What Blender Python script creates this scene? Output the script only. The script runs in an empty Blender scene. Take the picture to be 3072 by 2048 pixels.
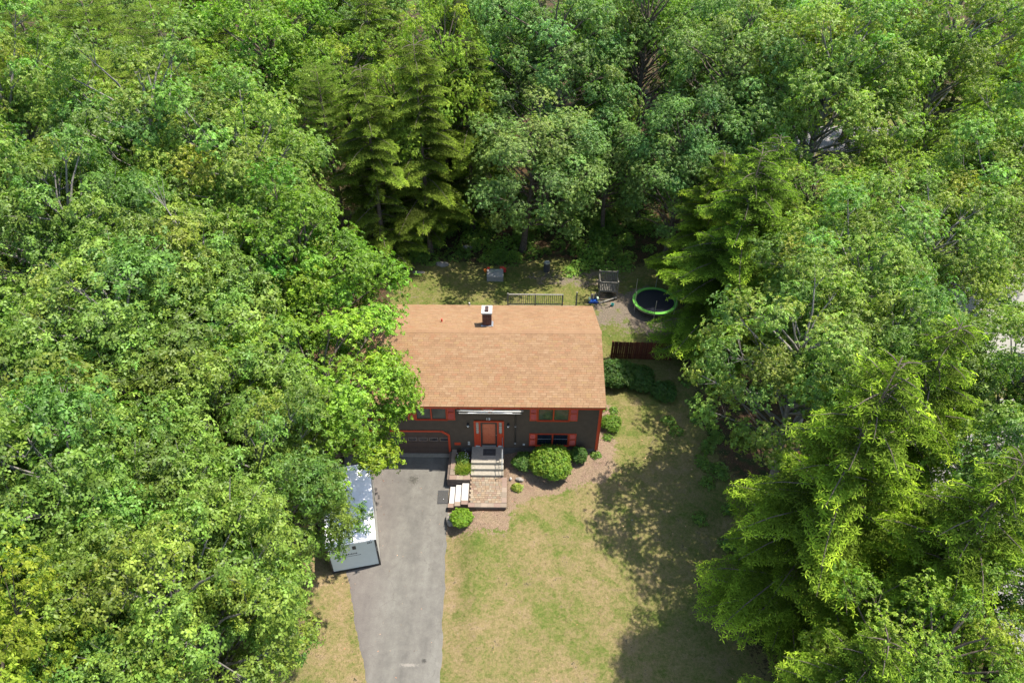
import bpy, bmesh, math, random
import numpy as np
from mathutils import Vector, Matrix, Euler
R = math.radians
random.seed(5)
rg = np.random.default_rng(11)
scn = bpy.context.scene
col = scn.collection

# ------------------------------------------------------------------ camera, sky, sun, exposure
th, roll = R(40.6), R(0.45)
Fv = Vector((0, math.cos(th), -math.sin(th))); Uv = Vector((0, math.sin(th), math.cos(th))); Rv = Vector((1, 0, 0))
Rv2 = Rv*math.cos(roll) + Uv*math.sin(roll); Uv2 = Uv*math.cos(roll) - Rv*math.sin(roll)
cd = bpy.data.cameras.new('camera'); cam = bpy.data.objects.new('camera', cd); col.objects.link(cam)
m = Matrix((Rv2, Uv2, -Fv)).transposed().to_4x4(); m.translation = Vector((0, -26.68, 31.47)); cam.matrix_world = m
cd.sensor_width = 36; cd.lens = 36*2100/3072; cd.clip_end = 2000
scn.camera = cam
w = bpy.data.worlds.new('World'); scn.world = w; w.use_nodes = True
nt = w.node_tree; bg = nt.nodes['Background']; sky = nt.nodes.new('ShaderNodeTexSky'); sky.sky_type = 'NISHITA'; sky.sun_disc = False
SUN = Vector((0.40, 0.13, 1.0)).normalized()
sky.sun_elevation = math.asin(SUN.z); sky.sun_rotation = math.atan2(SUN.x, SUN.y)
nt.links.new(sky.outputs[0], bg.inputs[0]); bg.inputs[1].default_value = 0.15
sl = bpy.data.lights.new('sun', 'SUN'); sl.energy = 4.1; sl.angle = R(0.5); sl.color = (1, 0.955, 0.88)
so = bpy.data.objects.new('sun', sl); col.objects.link(so); so.rotation_euler = SUN.to_track_quat('Z', 'Y').to_euler(); so.location = (0, 0, 60)
scn.view_settings.view_transform = 'Standard'; scn.view_settings.look = 'None'; scn.view_settings.gamma = 1
scn.view_settings.exposure = 1.4; scn.view_settings.use_curve_mapping = False
scn.cycles.max_bounces = 6; scn.cycles.transparent_max_bounces = 8; scn.cycles.diffuse_bounces = 3

# ------------------------------------------------------------------ object helpers
def link(o, parent=None):
    col.objects.link(o)
    if parent is not None: o.parent = parent
    return o
def tag(o, label=None, cat=None, group=None, kind=None):
    if label: o['label'] = label
    if cat: o['category'] = cat
    if group: o['group'] = group
    if kind: o['kind'] = kind
    return o
def thing(name, label, cat, loc=(0, 0, 0), rz=0, group=None):
    o = bpy.data.objects.new(name, None); o.location = loc; o.rotation_euler = (0, 0, rz); o.empty_display_size = .2
    link(o); return tag(o, label, cat, group)
def place(name, me, parent=None, loc=(0, 0, 0), rot=(0, 0, 0), sc=(1, 1, 1)):
    o = bpy.data.objects.new(name, me); link(o, parent); o.location = loc; o.rotation_euler = rot; o.scale = sc
    return o

class MB:
    """collects boxes, tubes and faces of one part"""
    def __init__(s): s.v = []; s.f = []; s.r = []; s.cur = 0.0
    def add(s, vs, fs):
        n = len(s.v); s.v += [tuple(v) for v in vs]; s.f += [tuple(i+n for i in f) for f in fs]; s.r += [s.cur]*len(vs); return s
    def box(s, x0, x1, y0, y1, z0, z1, M=None):
        vs = [(x, y, z) for z in (z0, z1) for y in (y0, y1) for x in (x0, x1)]
        if M is not None: vs = [M @ Vector(v) for v in vs]
        return s.add(vs, [(0, 2, 3, 1), (4, 5, 7, 6), (0, 1, 5, 4), (2, 6, 7, 3), (0, 4, 6, 2), (1, 3, 7, 5)])
    def beam(s, a, b, w, h=None):
        a, b = Vector(a), Vector(b); h = h or w; d = (b-a); L = d.length; q = d.to_track_quat('X', 'Z').to_matrix().to_4x4(); q.translation = a
        return s.box(0, L, -w/2, w/2, -h/2, h/2, q)
    def tube(s, pts, rad, n=6, caps=True):
        pts = [Vector(p) for p in pts]; k = len(pts)
        if not hasattr(rad, '__len__'): rad = [rad]*k
        vs, fs = [], []
        for i, p in enumerate(pts):
            d = (pts[min(i+1, k-1)]-pts[max(i-1, 0)]).normalized()
            a = d.cross(Vector((0, 0, 1)) if abs(d.z) < .9 else Vector((1, 0, 0))).normalized(); b = d.cross(a)
            for j in range(n):
                t = 2*math.pi*j/n; vs.append(p+(a*math.cos(t)+b*math.sin(t))*rad[i])
        for i in range(k-1):
            for j in range(n): fs.append((i*n+j, i*n+(j+1) % n, (i+1)*n+(j+1) % n, (i+1)*n+j))
        if caps: fs += [tuple(range(n))[::-1], tuple((k-1)*n+j for j in range(n))]
        return s.add(vs, fs)
    def prism(s, poly, y0, y1, ax='y'):
        n = len(poly)
        f = {'y': lambda p, t: (p[0], t, p[1]), 'x': lambda p, t: (t, p[0], p[1]), 'z': lambda p, t: (p[0], p[1], t)}[ax]
        vs = [f(p, y0) for p in poly]+[f(p, y1) for p in poly]
        return s.add(vs, [tuple(range(n))[::-1], tuple(range(n, 2*n))]+[(i, (i+1) % n, n+(i+1) % n, n+i) for i in range(n)])
    def lathe(s, prof, c=(0, 0, 0), n=16, M=None):
        vs, fs = [], []
        for (r, z) in prof:
            for j in range(n):
                t = 2*math.pi*j/n; p = Vector((c[0]+r*math.cos(t), c[1]+r*math.sin(t), c[2]+z)); vs.append(M @ p if M else p)
        for i in range(len(prof)-1):
            for j in range(n): fs.append((i*n+j, i*n+(j+1) % n, (i+1)*n+(j+1) % n, (i+1)*n+j))
        fs += [tuple(range(n))[::-1], tuple((len(prof)-1)*n+j for j in range(n))]
        return s.add(vs, fs)
    def mesh(s, name, mat, smooth=False):
        me = bpy.data.meshes.new(name); me.from_pydata(s.v, [], s.f); me.materials.append(mat)
        bm = bmesh.new(); bm.from_mesh(me); bmesh.ops.recalc_face_normals(bm, faces=bm.faces); bm.to_mesh(me); bm.free()
        if any(s.r):
            at = me.attributes.new('rnd', 'FLOAT', 'POINT'); at.data.foreach_set('value', s.r)
        if smooth:
            for p in me.polygons: p.use_smooth = True
        return me
    def build(s, name, mat, parent=None, smooth=False, bevel=0, **k):
        o = place(name, s.mesh(name, mat, smooth), parent, **k)
        if bevel:
            b = o.modifiers.new('b', 'BEVEL'); b.width = bevel; b.segments = 2; b.limit_method = 'ANGLE'
        return o
def box(name, mat, parent, x0, x1, y0, y1, z0, z1, **k): return MB().box(x0, x1, y0, y1, z0, z1).build(name, mat, parent, **k)

# ------------------------------------------------------------------ material helpers
def newmat(name, rough=.7, spec=.3, metal=0):
    mt = bpy.data.materials.new(name); mt.use_nodes = True; b = mt.node_tree.nodes['Principled BSDF']
    b.inputs['Roughness'].default_value = rough; b.inputs['Specular IOR Level'].default_value = spec; b.inputs['Metallic'].default_value = metal
    return mt, mt.node_tree, b
def N(nt, t, **k):
    n = nt.nodes.new(t)
    for a, v in k.items(): setattr(n, a, v)
    return n
def noise(nt, sc, det=4, rough=.6, vec=None, dist=0):
    n = N(nt, 'ShaderNodeTexNoise'); n.inputs['Scale'].default_value = sc; n.inputs['Detail'].default_value = det; n.inputs['Roughness'].default_value = rough; n.inputs['Distortion'].default_value = dist
    if vec is None:
        g = N(nt, 'ShaderNodeNewGeometry'); vec = g.outputs['Position']
    nt.links.new(vec, n.inputs['Vector']); return n.outputs['Fac']
def scaled(nt, s3):
    g = N(nt, 'ShaderNodeNewGeometry'); mp = N(nt, 'ShaderNodeMapping'); mp.inputs['Scale'].default_value = s3
    nt.links.new(g.outputs['Position'], mp.inputs['Vector']); return mp.outputs['Vector']
def ramp(nt, fac, stops):
    r = N(nt, 'ShaderNodeValToRGB'); e = r.color_ramp.elements
    while len(e) < len(stops): e.new(.5)
    for i, (p, c) in enumerate(stops):
        e[i].position = p; e[i].color = (*c, 1) if len(c) == 3 else c
    nt.links.new(fac, r.inputs[0]); return r.outputs[0]
def mix(nt, f, a, b, mode='MIX'):
    n = N(nt, 'ShaderNodeMix', data_type='RGBA', blend_type=mode)
    for s, v in ((0, f), (6, a), (7, b)):
        if hasattr(v, 'links'): nt.links.new(v, n.inputs[s])
        elif s == 0: n.inputs[0].default_value = v
        else: n.inputs[s].default_value = (*v, 1)
    return n.outputs[2]
def math_(nt, op, a, b=0., clamp=False):
    n = N(nt, 'ShaderNodeMath', operation=op); n.use_clamp = clamp
    for i, v in enumerate((a, b)):
        if hasattr(v, 'links'): nt.links.new(v, n.inputs[i])
        else: n.inputs[i].default_value = v
    return n.outputs[0]
def bump(nt, b, h, strength=.5, dist=.02):
    n = N(nt, 'ShaderNodeBump'); n.inputs['Strength'].default_value = strength; n.inputs['Distance'].default_value = dist
    nt.links.new(h, n.inputs['Height']); nt.links.new(n.outputs[0], b.inputs['Normal'])
def piece_random(nt):
    """random number of a piece: of its own object, plus one stored on joined pieces"""
    a = N(nt, 'ShaderNodeAttribute', attribute_name='rnd'); o = N(nt, 'ShaderNodeObjectInfo')
    return math_(nt, 'FRACT', math_(nt, 'ADD', a.outputs['Fac'], o.outputs['Random']))
def simple(name, c, var=.15, sc=6, rough=.7, spec=.3, metal=0, bmp=.0, bsc=40):
    mt, nt, b = newmat(name, rough, spec, metal)
    n = noise(nt, sc, 5, .65)
    lo = tuple(x*(1-var) for x in c); hi = tuple(min(1, x*(1+var)) for x in c)
    nt.links.new(ramp(nt, n, [(.3, lo), (.7, hi)]), b.inputs['Base Color'])
    if bmp: bump(nt, b, noise(nt, bsc, 4), bmp, .01)
    return mt
def pieces(name, cols, rough=.85, fine=40, amt=.25, bmp=.3, dirt=None):
    """material whose tone changes from piece to piece"""
    mt, nt, b = newmat(name, rough, .2)
    k = len(cols); c = ramp(nt, piece_random(nt), [(i/(k-1) if k > 1 else 0, x) for i, x in enumerate(cols)])
    f = noise(nt, fine, 4, .7); f2 = ramp(nt, f, [(.25, (1-amt,)*3), (.75, (1+amt*.6,)*3)])
    c = mix(nt, 1., c, f2, 'MULTIPLY')
    if dirt:
        d = ramp(nt, noise(nt, .7, 4, .6), [(.4, (1, 1, 1)), (.75, dirt)]); c = mix(nt, 1., c, d, 'MULTIPLY')
    nt.links.new(c, b.inputs['Base Color']); bump(nt, b, f, bmp, .006)
    return mt

M = {}
M['red'] = simple('red_paint', (.44, .045, .014), .12, 9, .45, .4)
M['siding'] = simple('dark_brown_siding', (.066, .046, .032), .18, 3, .6, .3, bmp=.15, bsc=30)
M['garage'] = simple('brown_garage_door', (0.077, 0.049, 0.037), .1, 2, .5, .3)
M['white'] = simple('white_metal', (0.585, 0.585, 0.570), .03, 3, .35, .5)
M['offwhite'] = simple('offwhite_trim', (0.440, 0.424, 0.384), .08, 9, .5, .4)
M['black'] = simple('black_metal', (.018, .018, .018), .2, 9, .45, .5)
M['bronze'] = simple('dark_bronze_frame', (.03, .026, .022), .2, 8, .4, .4)
M['concrete'] = simple('weathered_concrete', (0.246, 0.217, 0.170), .16, 8, .9, .2, bmp=.3, bsc=50)
M['lightstone'] = simple('pale_granite_tread', (0.385, 0.353, 0.312), .12, 14, .8, .25, bmp=.3, bsc=60)
M['foundation'] = simple('grey_foundation', (.10, .09, .08), .2, 5, .9, .2, bmp=.3, bsc=30)
M['rubber'] = simple('dark_rubber', (.05, .048, .044), .25, 20, .85, .2, bmp=.3, bsc=90)
M['wood_grey'] = simple('weathered_grey_wood', (0.162, 0.147, 0.119), .28, 9, .85, .2, bmp=.3, bsc=60)
M['fence'] = pieces('stained_fence_board', [(0.068, 0.020, 0.011), (0.099, 0.029, 0.014), (0.054, 0.018, 0.012), (0.117, 0.038, 0.018)], .75, 18, .35)
M['brick'] = pieces('dark_brick', [(.10, .045, .032), (.14, .06, .042), (.075, .035, .028), (.16, .075, .05)], .9, 60)
M['mortar'] = simple('mortar', (.22, .2, .18), .15, 20, .95)
M['pale_concrete'] = simple('pale_cap_concrete', (0.384, 0.372, 0.335), .12, 10, .85)
M['flashing'] = simple('lead_flashing', (.42, .44, .47), .1, 8, .35, .5, .6)
M['shingle'] = pieces('tan_asphalt_shingle', [(0.214, 0.126, 0.065), (0.238, 0.147, 0.077), (0.199, 0.116, 0.061), (0.228, 0.136, 0.070), (0.249, 0.157, 0.086), (0.231, 0.123, 0.064), (0.235, 0.149, 0.071)], .93, 55, .3, .5, (.9, .86, .84))
M['ridge'] = pieces('ridge_cap_shingle', [(0.229, 0.134, 0.069), (0.242, 0.142, 0.075), (0.222, 0.127, 0.067)], .93, 70, .2, .4)
M['paver'] = pieces('tan_concrete_paver', [(0.196, 0.132, 0.085), (0.238, 0.174, 0.111), (0.170, 0.111, 0.076), (0.272, 0.212, 0.145), (0.187, 0.157, 0.111), (0.221, 0.140, 0.102)], .92, 60, .25, .4)
M['capstone'] = pieces('rosy_wall_cap_stone', [(0.212, 0.149, 0.111), (0.191, 0.128, 0.098), (0.238, 0.183, 0.136), (0.178, 0.140, 0.102)], .92, 50, .25, .4)
M['wallblock'] = pieces('dark_wall_block', [(.12, .09, .07), (.09, .07, .055), (.15, .11, .085)], .95, 40, .3, .6)
M['soil'] = simple('dark_soil', (.06, .042, .03), .4, 18, .95, .1, bmp=.5, bsc=30)
M['rock'] = simple('fieldstone', (0.212, 0.187, 0.157), .3, 6, .9, .2, bmp=.6, bsc=12)
M['bark'] = simple('grey_brown_bark', (.115, .09, .07), .4, 7, .95, .1, bmp=.9, bsc=22)
M['bark_pale'] = simple('pale_grey_bark', (.2, .18, .155), .3, 7, .95, .1, bmp=.9, bsc=22)
M['green_pad'] = simple('lime_green_vinyl', (.10, .30, .04), .12, 5, .4, .4)
M['mat_black'] = simple('black_mesh_mat', (.008, .009, .014), .3, 30, .5, .3)
M['steel'] = simple('galvanised_steel', (.42, .42, .41), .1, 10, .4, .5, .7)
M['blue'] = simple('blue_plastic', (.02, .09, .38), .1, 5, .4, .4)
M['tan'] = simple('tan_plastic', (.32, .25, .2), .1, 5, .5, .4)
M['pgreen'] = simple('pale_green_plastic', (.33, .42, .28), .1, 5, .5, .4)
M['teal'] = simple('teal_plastic', (.03, .25, .22), .1, 5, .5, .4)
M['orange'] = simple('orange_plastic', (.62, .16, .02), .1, 5, .45, .4)
M['redplastic'] = simple('red_plastic', (.55, .05, .03), .1, 5, .45, .4)
M['yellow'] = simple('yellow_plastic', (.6, .5, .06), .1, 5, .45, .4)
M['cont_grey'] = simple('grey_container_panel', (.46, .475, .43), .04, 2, .5, .3)
M['cont_roof'] = simple('white_container_roof', (.80, .79, .77), .06, 1.5, .75, .2)
M['cont_side'] = simple('cream_container_side', (0.357, 0.340, 0.289), .06, 2, .5, .3)
M['drum'] = simple('dark_grey_plastic_drum', (.05, .05, .055), .2, 6, .5, .4)
M['lumber'] = simple('pale_weathered_lumber', (0.264, 0.248, 0.216), .2, 9, .85, bmp=.2)
M['nroof'] = simple('beige_far_roof', (.22, .205, .165), .1, 3, .9)
M['nwall'] = simple('pale_far_wall', (.36, .38, .43), .06, 3, .6)
M['pavement'] = simple('pale_pavement', (.17, .155, .145), .1, 2, .9)

def glassmat(name, c, rough=.06):
    mt, nt, b = newmat(name, rough, .7)
    n = noise(nt, 1.6, 2, .5); nt.links.new(ramp(nt, n, [(.35, tuple(x*.5 for x in c)), (.65, c)]), b.inputs['Base Color'])
    return mt
M['glass'] = glassmat('window_glass', (.05, .058, .05))
M['glass_dark'] = glassmat('dark_window_glass', (.012, .016, .026))
M['glass_pale'] = glassmat('curtained_glass', (.34, .31, .24))
def doormat_wood():
    mt, nt, b = newmat('red_wood_door', .3, .5)
    n = noise(nt, 5, 4, .6, scaled(nt, (6, 1, 1)))
    nt.links.new(ramp(nt, n, [(.3, (.36, .07, .03)), (.7, (.5, .13, .06))]), b.inputs['Base Color']); return mt
M['door'] = doormat_wood()
M['garage_trim'] = simple('brown_window_frame', (.17, .125, .10), .1, 2, .5, .3)

def leafmat(name, base, tip=None, trans=.40, rough=.48, spec=.25, hue=.05):
    mt, nt, b = newmat(name, rough, spec)
    a = N(nt, 'ShaderNodeAttribute', attribute_name='tint')
    oi = N(nt, 'ShaderNodeObjectInfo')
    hs = N(nt, 'ShaderNodeHueSaturation')
    c = mix(nt, 1., base, a.outputs['Color'], 'MULTIPLY')
    nt.links.new(c, hs.inputs['Color'])
    nt.links.new(math_(nt, 'ADD', math_(nt, 'MULTIPLY', oi.outputs['Random'], hue*.35), .5-hue*.24), hs.inputs['Hue'])
    nt.links.new(math_(nt, 'ADD', math_(nt, 'MULTIPLY', oi.outputs['Random'], -.25), 1.1), hs.inputs['Value'])
    nt.links.new(hs.outputs[0], b.inputs['Base Color'])
    t = N(nt, 'ShaderNodeBsdfTranslucent'); tc = mix(nt, 1., hs.outputs[0], (1.2, 1.55, .45), 'MULTIPLY'); nt.links.new(tc, t.inputs[0])
    ms = N(nt, 'ShaderNodeMixShader'); ms.inputs[0].default_value = trans
    nt.links.new(b.outputs[0], ms.inputs[1]); nt.links.new(t.outputs[0], ms.inputs[2])
    nt.links.new(ms.outputs[0], nt.nodes['Material Output'].inputs[0]); return mt
M['oak'] = leafmat('oak_leaf', (.130, .212, .030), spec=.3, trans=.30)
M['oak_far'] = leafmat('pale_oak_leaf', (.178, .262, .045), trans=.38)
M['oak_blue'] = leafmat('bluish_maple_leaf', (.150, .235, .055), trans=.36)
M['maple'] = leafmat('maple_leaf', (.132, .238, .018), trans=.34)
M['maple_yellow'] = leafmat('yellow_green_leaf', (.195, .285, .030), trans=.38)
M['hemlock'] = leafmat('hemlock_needle', (.165, .262, .026), trans=.40, rough=.6, spec=.1)
M['hemlock_pale'] = leafmat('olive_hemlock_needle', (.20, .285, .040), trans=.40, rough=.6, spec=.1)
M['pine'] = leafmat('pine_needle', (.23, .29, .055), trans=.40, rough=.6, spec=.1)
M['shrub'] = leafmat('bright_shrub_leaf', (.15, .24, .025))
M['shrub_dark'] = leafmat('dark_shrub_leaf', (.065, .13, .022))
M['shrub_lime'] = leafmat('lime_hosta_leaf', (.26, .31, .05))
M['under'] = leafmat('undergrowth_leaf', (.15, .24, .038))

# ------------------------------------------------------------------ terrain
def sm(a, b, t): t = np.clip((t-a)/(b-a), 0, 1); return t*t*(3-2*t)
def zdrive(y): return np.interp(y, [-40, -14, -7, -3, 0, 3], [-2.2, -.85, -.62, -.40, -.10, -.08])
def xright(y): return np.interp(y, [-40, -13, -3.8, 0, 1], [-2.2, -3.05, -3.36, -3.52, -3.52])
def xleft(y): return np.interp(y, [-40, -16, -13, -7.6, -4, 0, 1], [-2.9, -5.75, -6.42, -8.3, -9.4, -9.8, -9.8])
def zground(x, y):
    x = np.asarray(x, float); y = np.asarray(y, float)
    zl = np.interp(y, [-60, -14, -4, 0, 30, 400], [-3.2, -.80, 0, 0, .1, .1])
    zl = zl+.2*sm(-2.4, -.3, y)*sm(-.1, .6, x)*(1-sm(5.5, 7.5, x))*(1-sm(.5, 6, y))
    zd = zdrive(np.minimum(y, 3)); e = xright(np.minimum(y, 1)); l = xleft(np.minimum(y, 1))
    wd = sm(.0, 1.6, x-e-.05)
    near = (y > -3.9) & (y < 1.5) & (x < -.3); wd = np.where(near, sm(.0, .5, x+.55), wd)
    wl = sm(.1, 2.2, l-x)
    zdl = np.where(x > (e+l)/2, zd*(1-wd)+zl*wd, zd*(1-wl)+np.where(y > -40, zl, zl)*wl)
    back = sm(1., 5., y)
    return zdl*(1-back)+zl*back
def zg(x, y): return float(zground(x, y))

def grid_mesh(name, xs, ys, zf, mat, colf=None):
    X, Y = np.meshgrid(xs, ys); Z = zf(X, Y); nx, ny = len(xs), len(ys)
    v = np.stack([X, Y, Z], -1).reshape(-1, 3)
    i = (np.arange(ny-1)[:, None]*nx+np.arange(nx-1)[None]).ravel()
    f = np.stack([i, i+1, i+nx+1, i+nx], -1)
    me = bpy.data.meshes.new(name); me.from_pydata(v.tolist(), [], f.tolist()); me.materials.append(mat)
    for p in me.polygons: p.use_smooth = True
    if colf:
        c = colf(X, Y).reshape(-1, 4); a = me.attributes.new('zone', 'FLOAT_COLOR', 'POINT'); a.data.foreach_set('color', c.astype(np.float32).ravel())
    return me
def vnoise(x, y, s, seed):
    """cheap smooth noise 0..1"""
    r = np.random.default_rng(seed); t = 0
    for k in range(6):
        a = r.uniform(0, 6.28); f = s*r.uniform(.6, 1.6); t = t+np.sin((x*math.cos(a)+y*math.sin(a))*f+r.uniform(0, 6.28)+1.3*np.sin((x*math.sin(a)-y*math.cos(a))*f*.7+k))
    return np.clip(.5+t/7, 0, 1)
def zones(X, Y):
    n = vnoise(X, Y, 1.3, 3); n2 = vnoise(X, Y, .5, 4); n3 = vnoise(X, Y, 3.3, 9)
    # mulch beds at the foot of the house
    bed = (-1.7-.35*n) - .9*np.exp(-((X-2.4)/1.4)**2) + np.interp(X, [-3.4, -.2, 0, 1.2, 2, 5.2, 6.4], [-3.3, -3.3, -2.0, -.6, 0, .1, .6])
    mul = sm(-.6, .5, Y-bed)*(1-sm(5.6, 6.6, X+.5*n))*(1-sm(4.4, 5.2, Y))*(X > -3.5)
    mul = np.maximum(mul, .62*sm(.5, -.3, np.hypot((X+1.7)/1.7, (Y+4.2)/1.0)-1+.3*(n-.5)))
    fx = 9.6+1.6*(n2-.5)*2
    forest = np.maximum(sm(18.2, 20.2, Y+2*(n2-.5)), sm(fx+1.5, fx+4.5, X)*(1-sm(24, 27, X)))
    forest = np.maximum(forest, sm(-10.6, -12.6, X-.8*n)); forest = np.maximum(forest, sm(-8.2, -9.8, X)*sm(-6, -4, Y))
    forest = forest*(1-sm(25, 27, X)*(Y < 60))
    dirt = sm(.4, -.3, np.hypot((X-9.2)/3.0, (Y-13.6)/2.6)-1+.5*(n-.5))+.45*sm(.35, -.2, np.hypot((X+8.5)/2.6, (Y-15.5)/2.)-1+.9*(n-.5))*.5+.6*sm(.3, -.2, np.hypot((X-5)/3.5, (Y-17.5)/1.2)-1+.6*(n3-.5))
    dirt = np.clip(dirt*(.55+.6*n3), 0, 1)
    lush = np.clip(sm(25, 28, X)+.75*sm(3, 5, Y)*(1-forest)+.45*sm(5, 8, X)*(Y < 4), 0, 1)
    return np.stack([mul, forest, dirt, lush], -1)
def ground_material():
    mt, nt, b = newmat('ground_cover', .95, .1)
    a = N(nt, 'ShaderNodeAttribute', attribute_name='zone'); s = N(nt, 'ShaderNodeSeparateColor'); nt.links.new(a.outputs['Color'], s.inputs[0])
    n0 = noise(nt, .33, 5, .62, dist=.4); n1 = noise(nt, 1.5, 5, .68, dist=.5); n2 = noise(nt, 7, 5, .75); n3 = noise(nt, 26, 4, .8); n4 = noise(nt, 70, 3, .8)
    g = math_(nt, 'ADD', math_(nt, 'MULTIPLY', n0, .38), math_(nt, 'ADD', math_(nt, 'MULTIPLY', n1, .34), math_(nt, 'MULTIPLY', n2, .28)))
    lawn = ramp(nt, g, [(.37, (.068, .105, .018)), (.44, (.108, .122, .030)), (.49, (.152, .135, .050)), (.55, (.195, .150, .070)), (.62, (.24, .172, .10))])
    lushc = ramp(nt, g, [(.40, (.068, .095, .018)), (.5, (.11, .115, .028)), (.62, (.165, .14, .058))])
    lawn = mix(nt, a.outputs['Alpha'], lawn, lushc)
    mulch = ramp(nt, n3, [(.34, (.06, .036, .026)), (.5, (.17, .112, .078)), (.66, (.30, .215, .155))])
    mulch = mix(nt, ramp(nt, n1, [(.4, (0, 0, 0)), (.6, (.6, .6, .6))]), mulch, (.22, .165, .10))
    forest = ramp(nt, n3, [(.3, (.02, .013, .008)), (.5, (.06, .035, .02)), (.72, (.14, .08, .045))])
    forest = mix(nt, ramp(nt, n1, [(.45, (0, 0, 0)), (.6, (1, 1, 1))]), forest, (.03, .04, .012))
    dirt = ramp(nt, n3, [(.3, (.07, .055, .04)), (.7, (.20, .16, .12))])
    def edge(f): return ramp(nt, math_(nt, 'ADD', f, math_(nt, 'MULTIPLY', math_(nt, 'SUBTRACT', math_(nt, 'ADD', math_(nt, 'MULTIPLY', n2, .55), math_(nt, 'MULTIPLY', n1, .45)), .5), 4.0)), [(.36, (0, 0, 0)), (.62, (1, 1, 1))])
    c = mix(nt, edge(s.outputs['Red']), lawn, mulch)
    c = mix(nt, edge(s.outputs['Blue']), c, dirt)
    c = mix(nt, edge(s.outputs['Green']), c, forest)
    c = mix(nt, 1., c, ramp(nt, n4, [(.25, (.5, .5, .5)), (.5, (1, 1, 1)), (.75, (1.4, 1.4, 1.4))]), 'MULTIPLY')
    c = mix(nt, 1., c, ramp(nt, n3, [(.3, (.66, .7, .6)), (.5, (1, 1, 1)), (.7, (1.35, 1.3, 1.25))]), 'MULTIPLY')
    c = mix(nt, 1., c, ramp(nt, n2, [(.3, (.8, .84, .76)), (.5, (1, 1, 1)), (.7, (1.16, 1.12, 1.1))]), 'MULTIPLY')
    nt.links.new(c, b.inputs['Base Color'])
    h = math_(nt, 'ADD', math_(nt, 'MULTIPLY', n3, .6), math_(nt, 'MULTIPLY', n4, .5)); bump(nt, b, h, .9, .06)
    return mt
M['ground'] = ground_material()
def spaced(a0, a1, lo, hi, st):
    core = list(np.arange(lo, hi+1e-6, st)); x = lo; left = []; d = st
    while x > a0: d *= 1.35; x -= d; left.append(max(x, a0))
    x = hi; right = []; d = st
    while x < a1: d *= 1.35; x += d; right.append(min(x, a1))
    return np.array(left[::-1]+core+right)
gx = spaced(-400, 500, -13, 14, .16); gy = spaced(-60, 900, -16, 21, .16)
def zsheet(X, Y):
    Z = zground(X, Y); e = xright(np.minimum(Y, 1)); l = xleft(np.minimum(Y, 1))
    Z = Z - .16*sm(.04, .45, e-X)*sm(.04, .45, X-l)*(Y < 1.4)
    Z = Z+.012*(vnoise(X, Y, 6, 8)-.5)
    return Z
tag(place('ground', grid_mesh('ground', gx, gy, zsheet, M['ground'], zones)), kind='structure')

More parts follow.
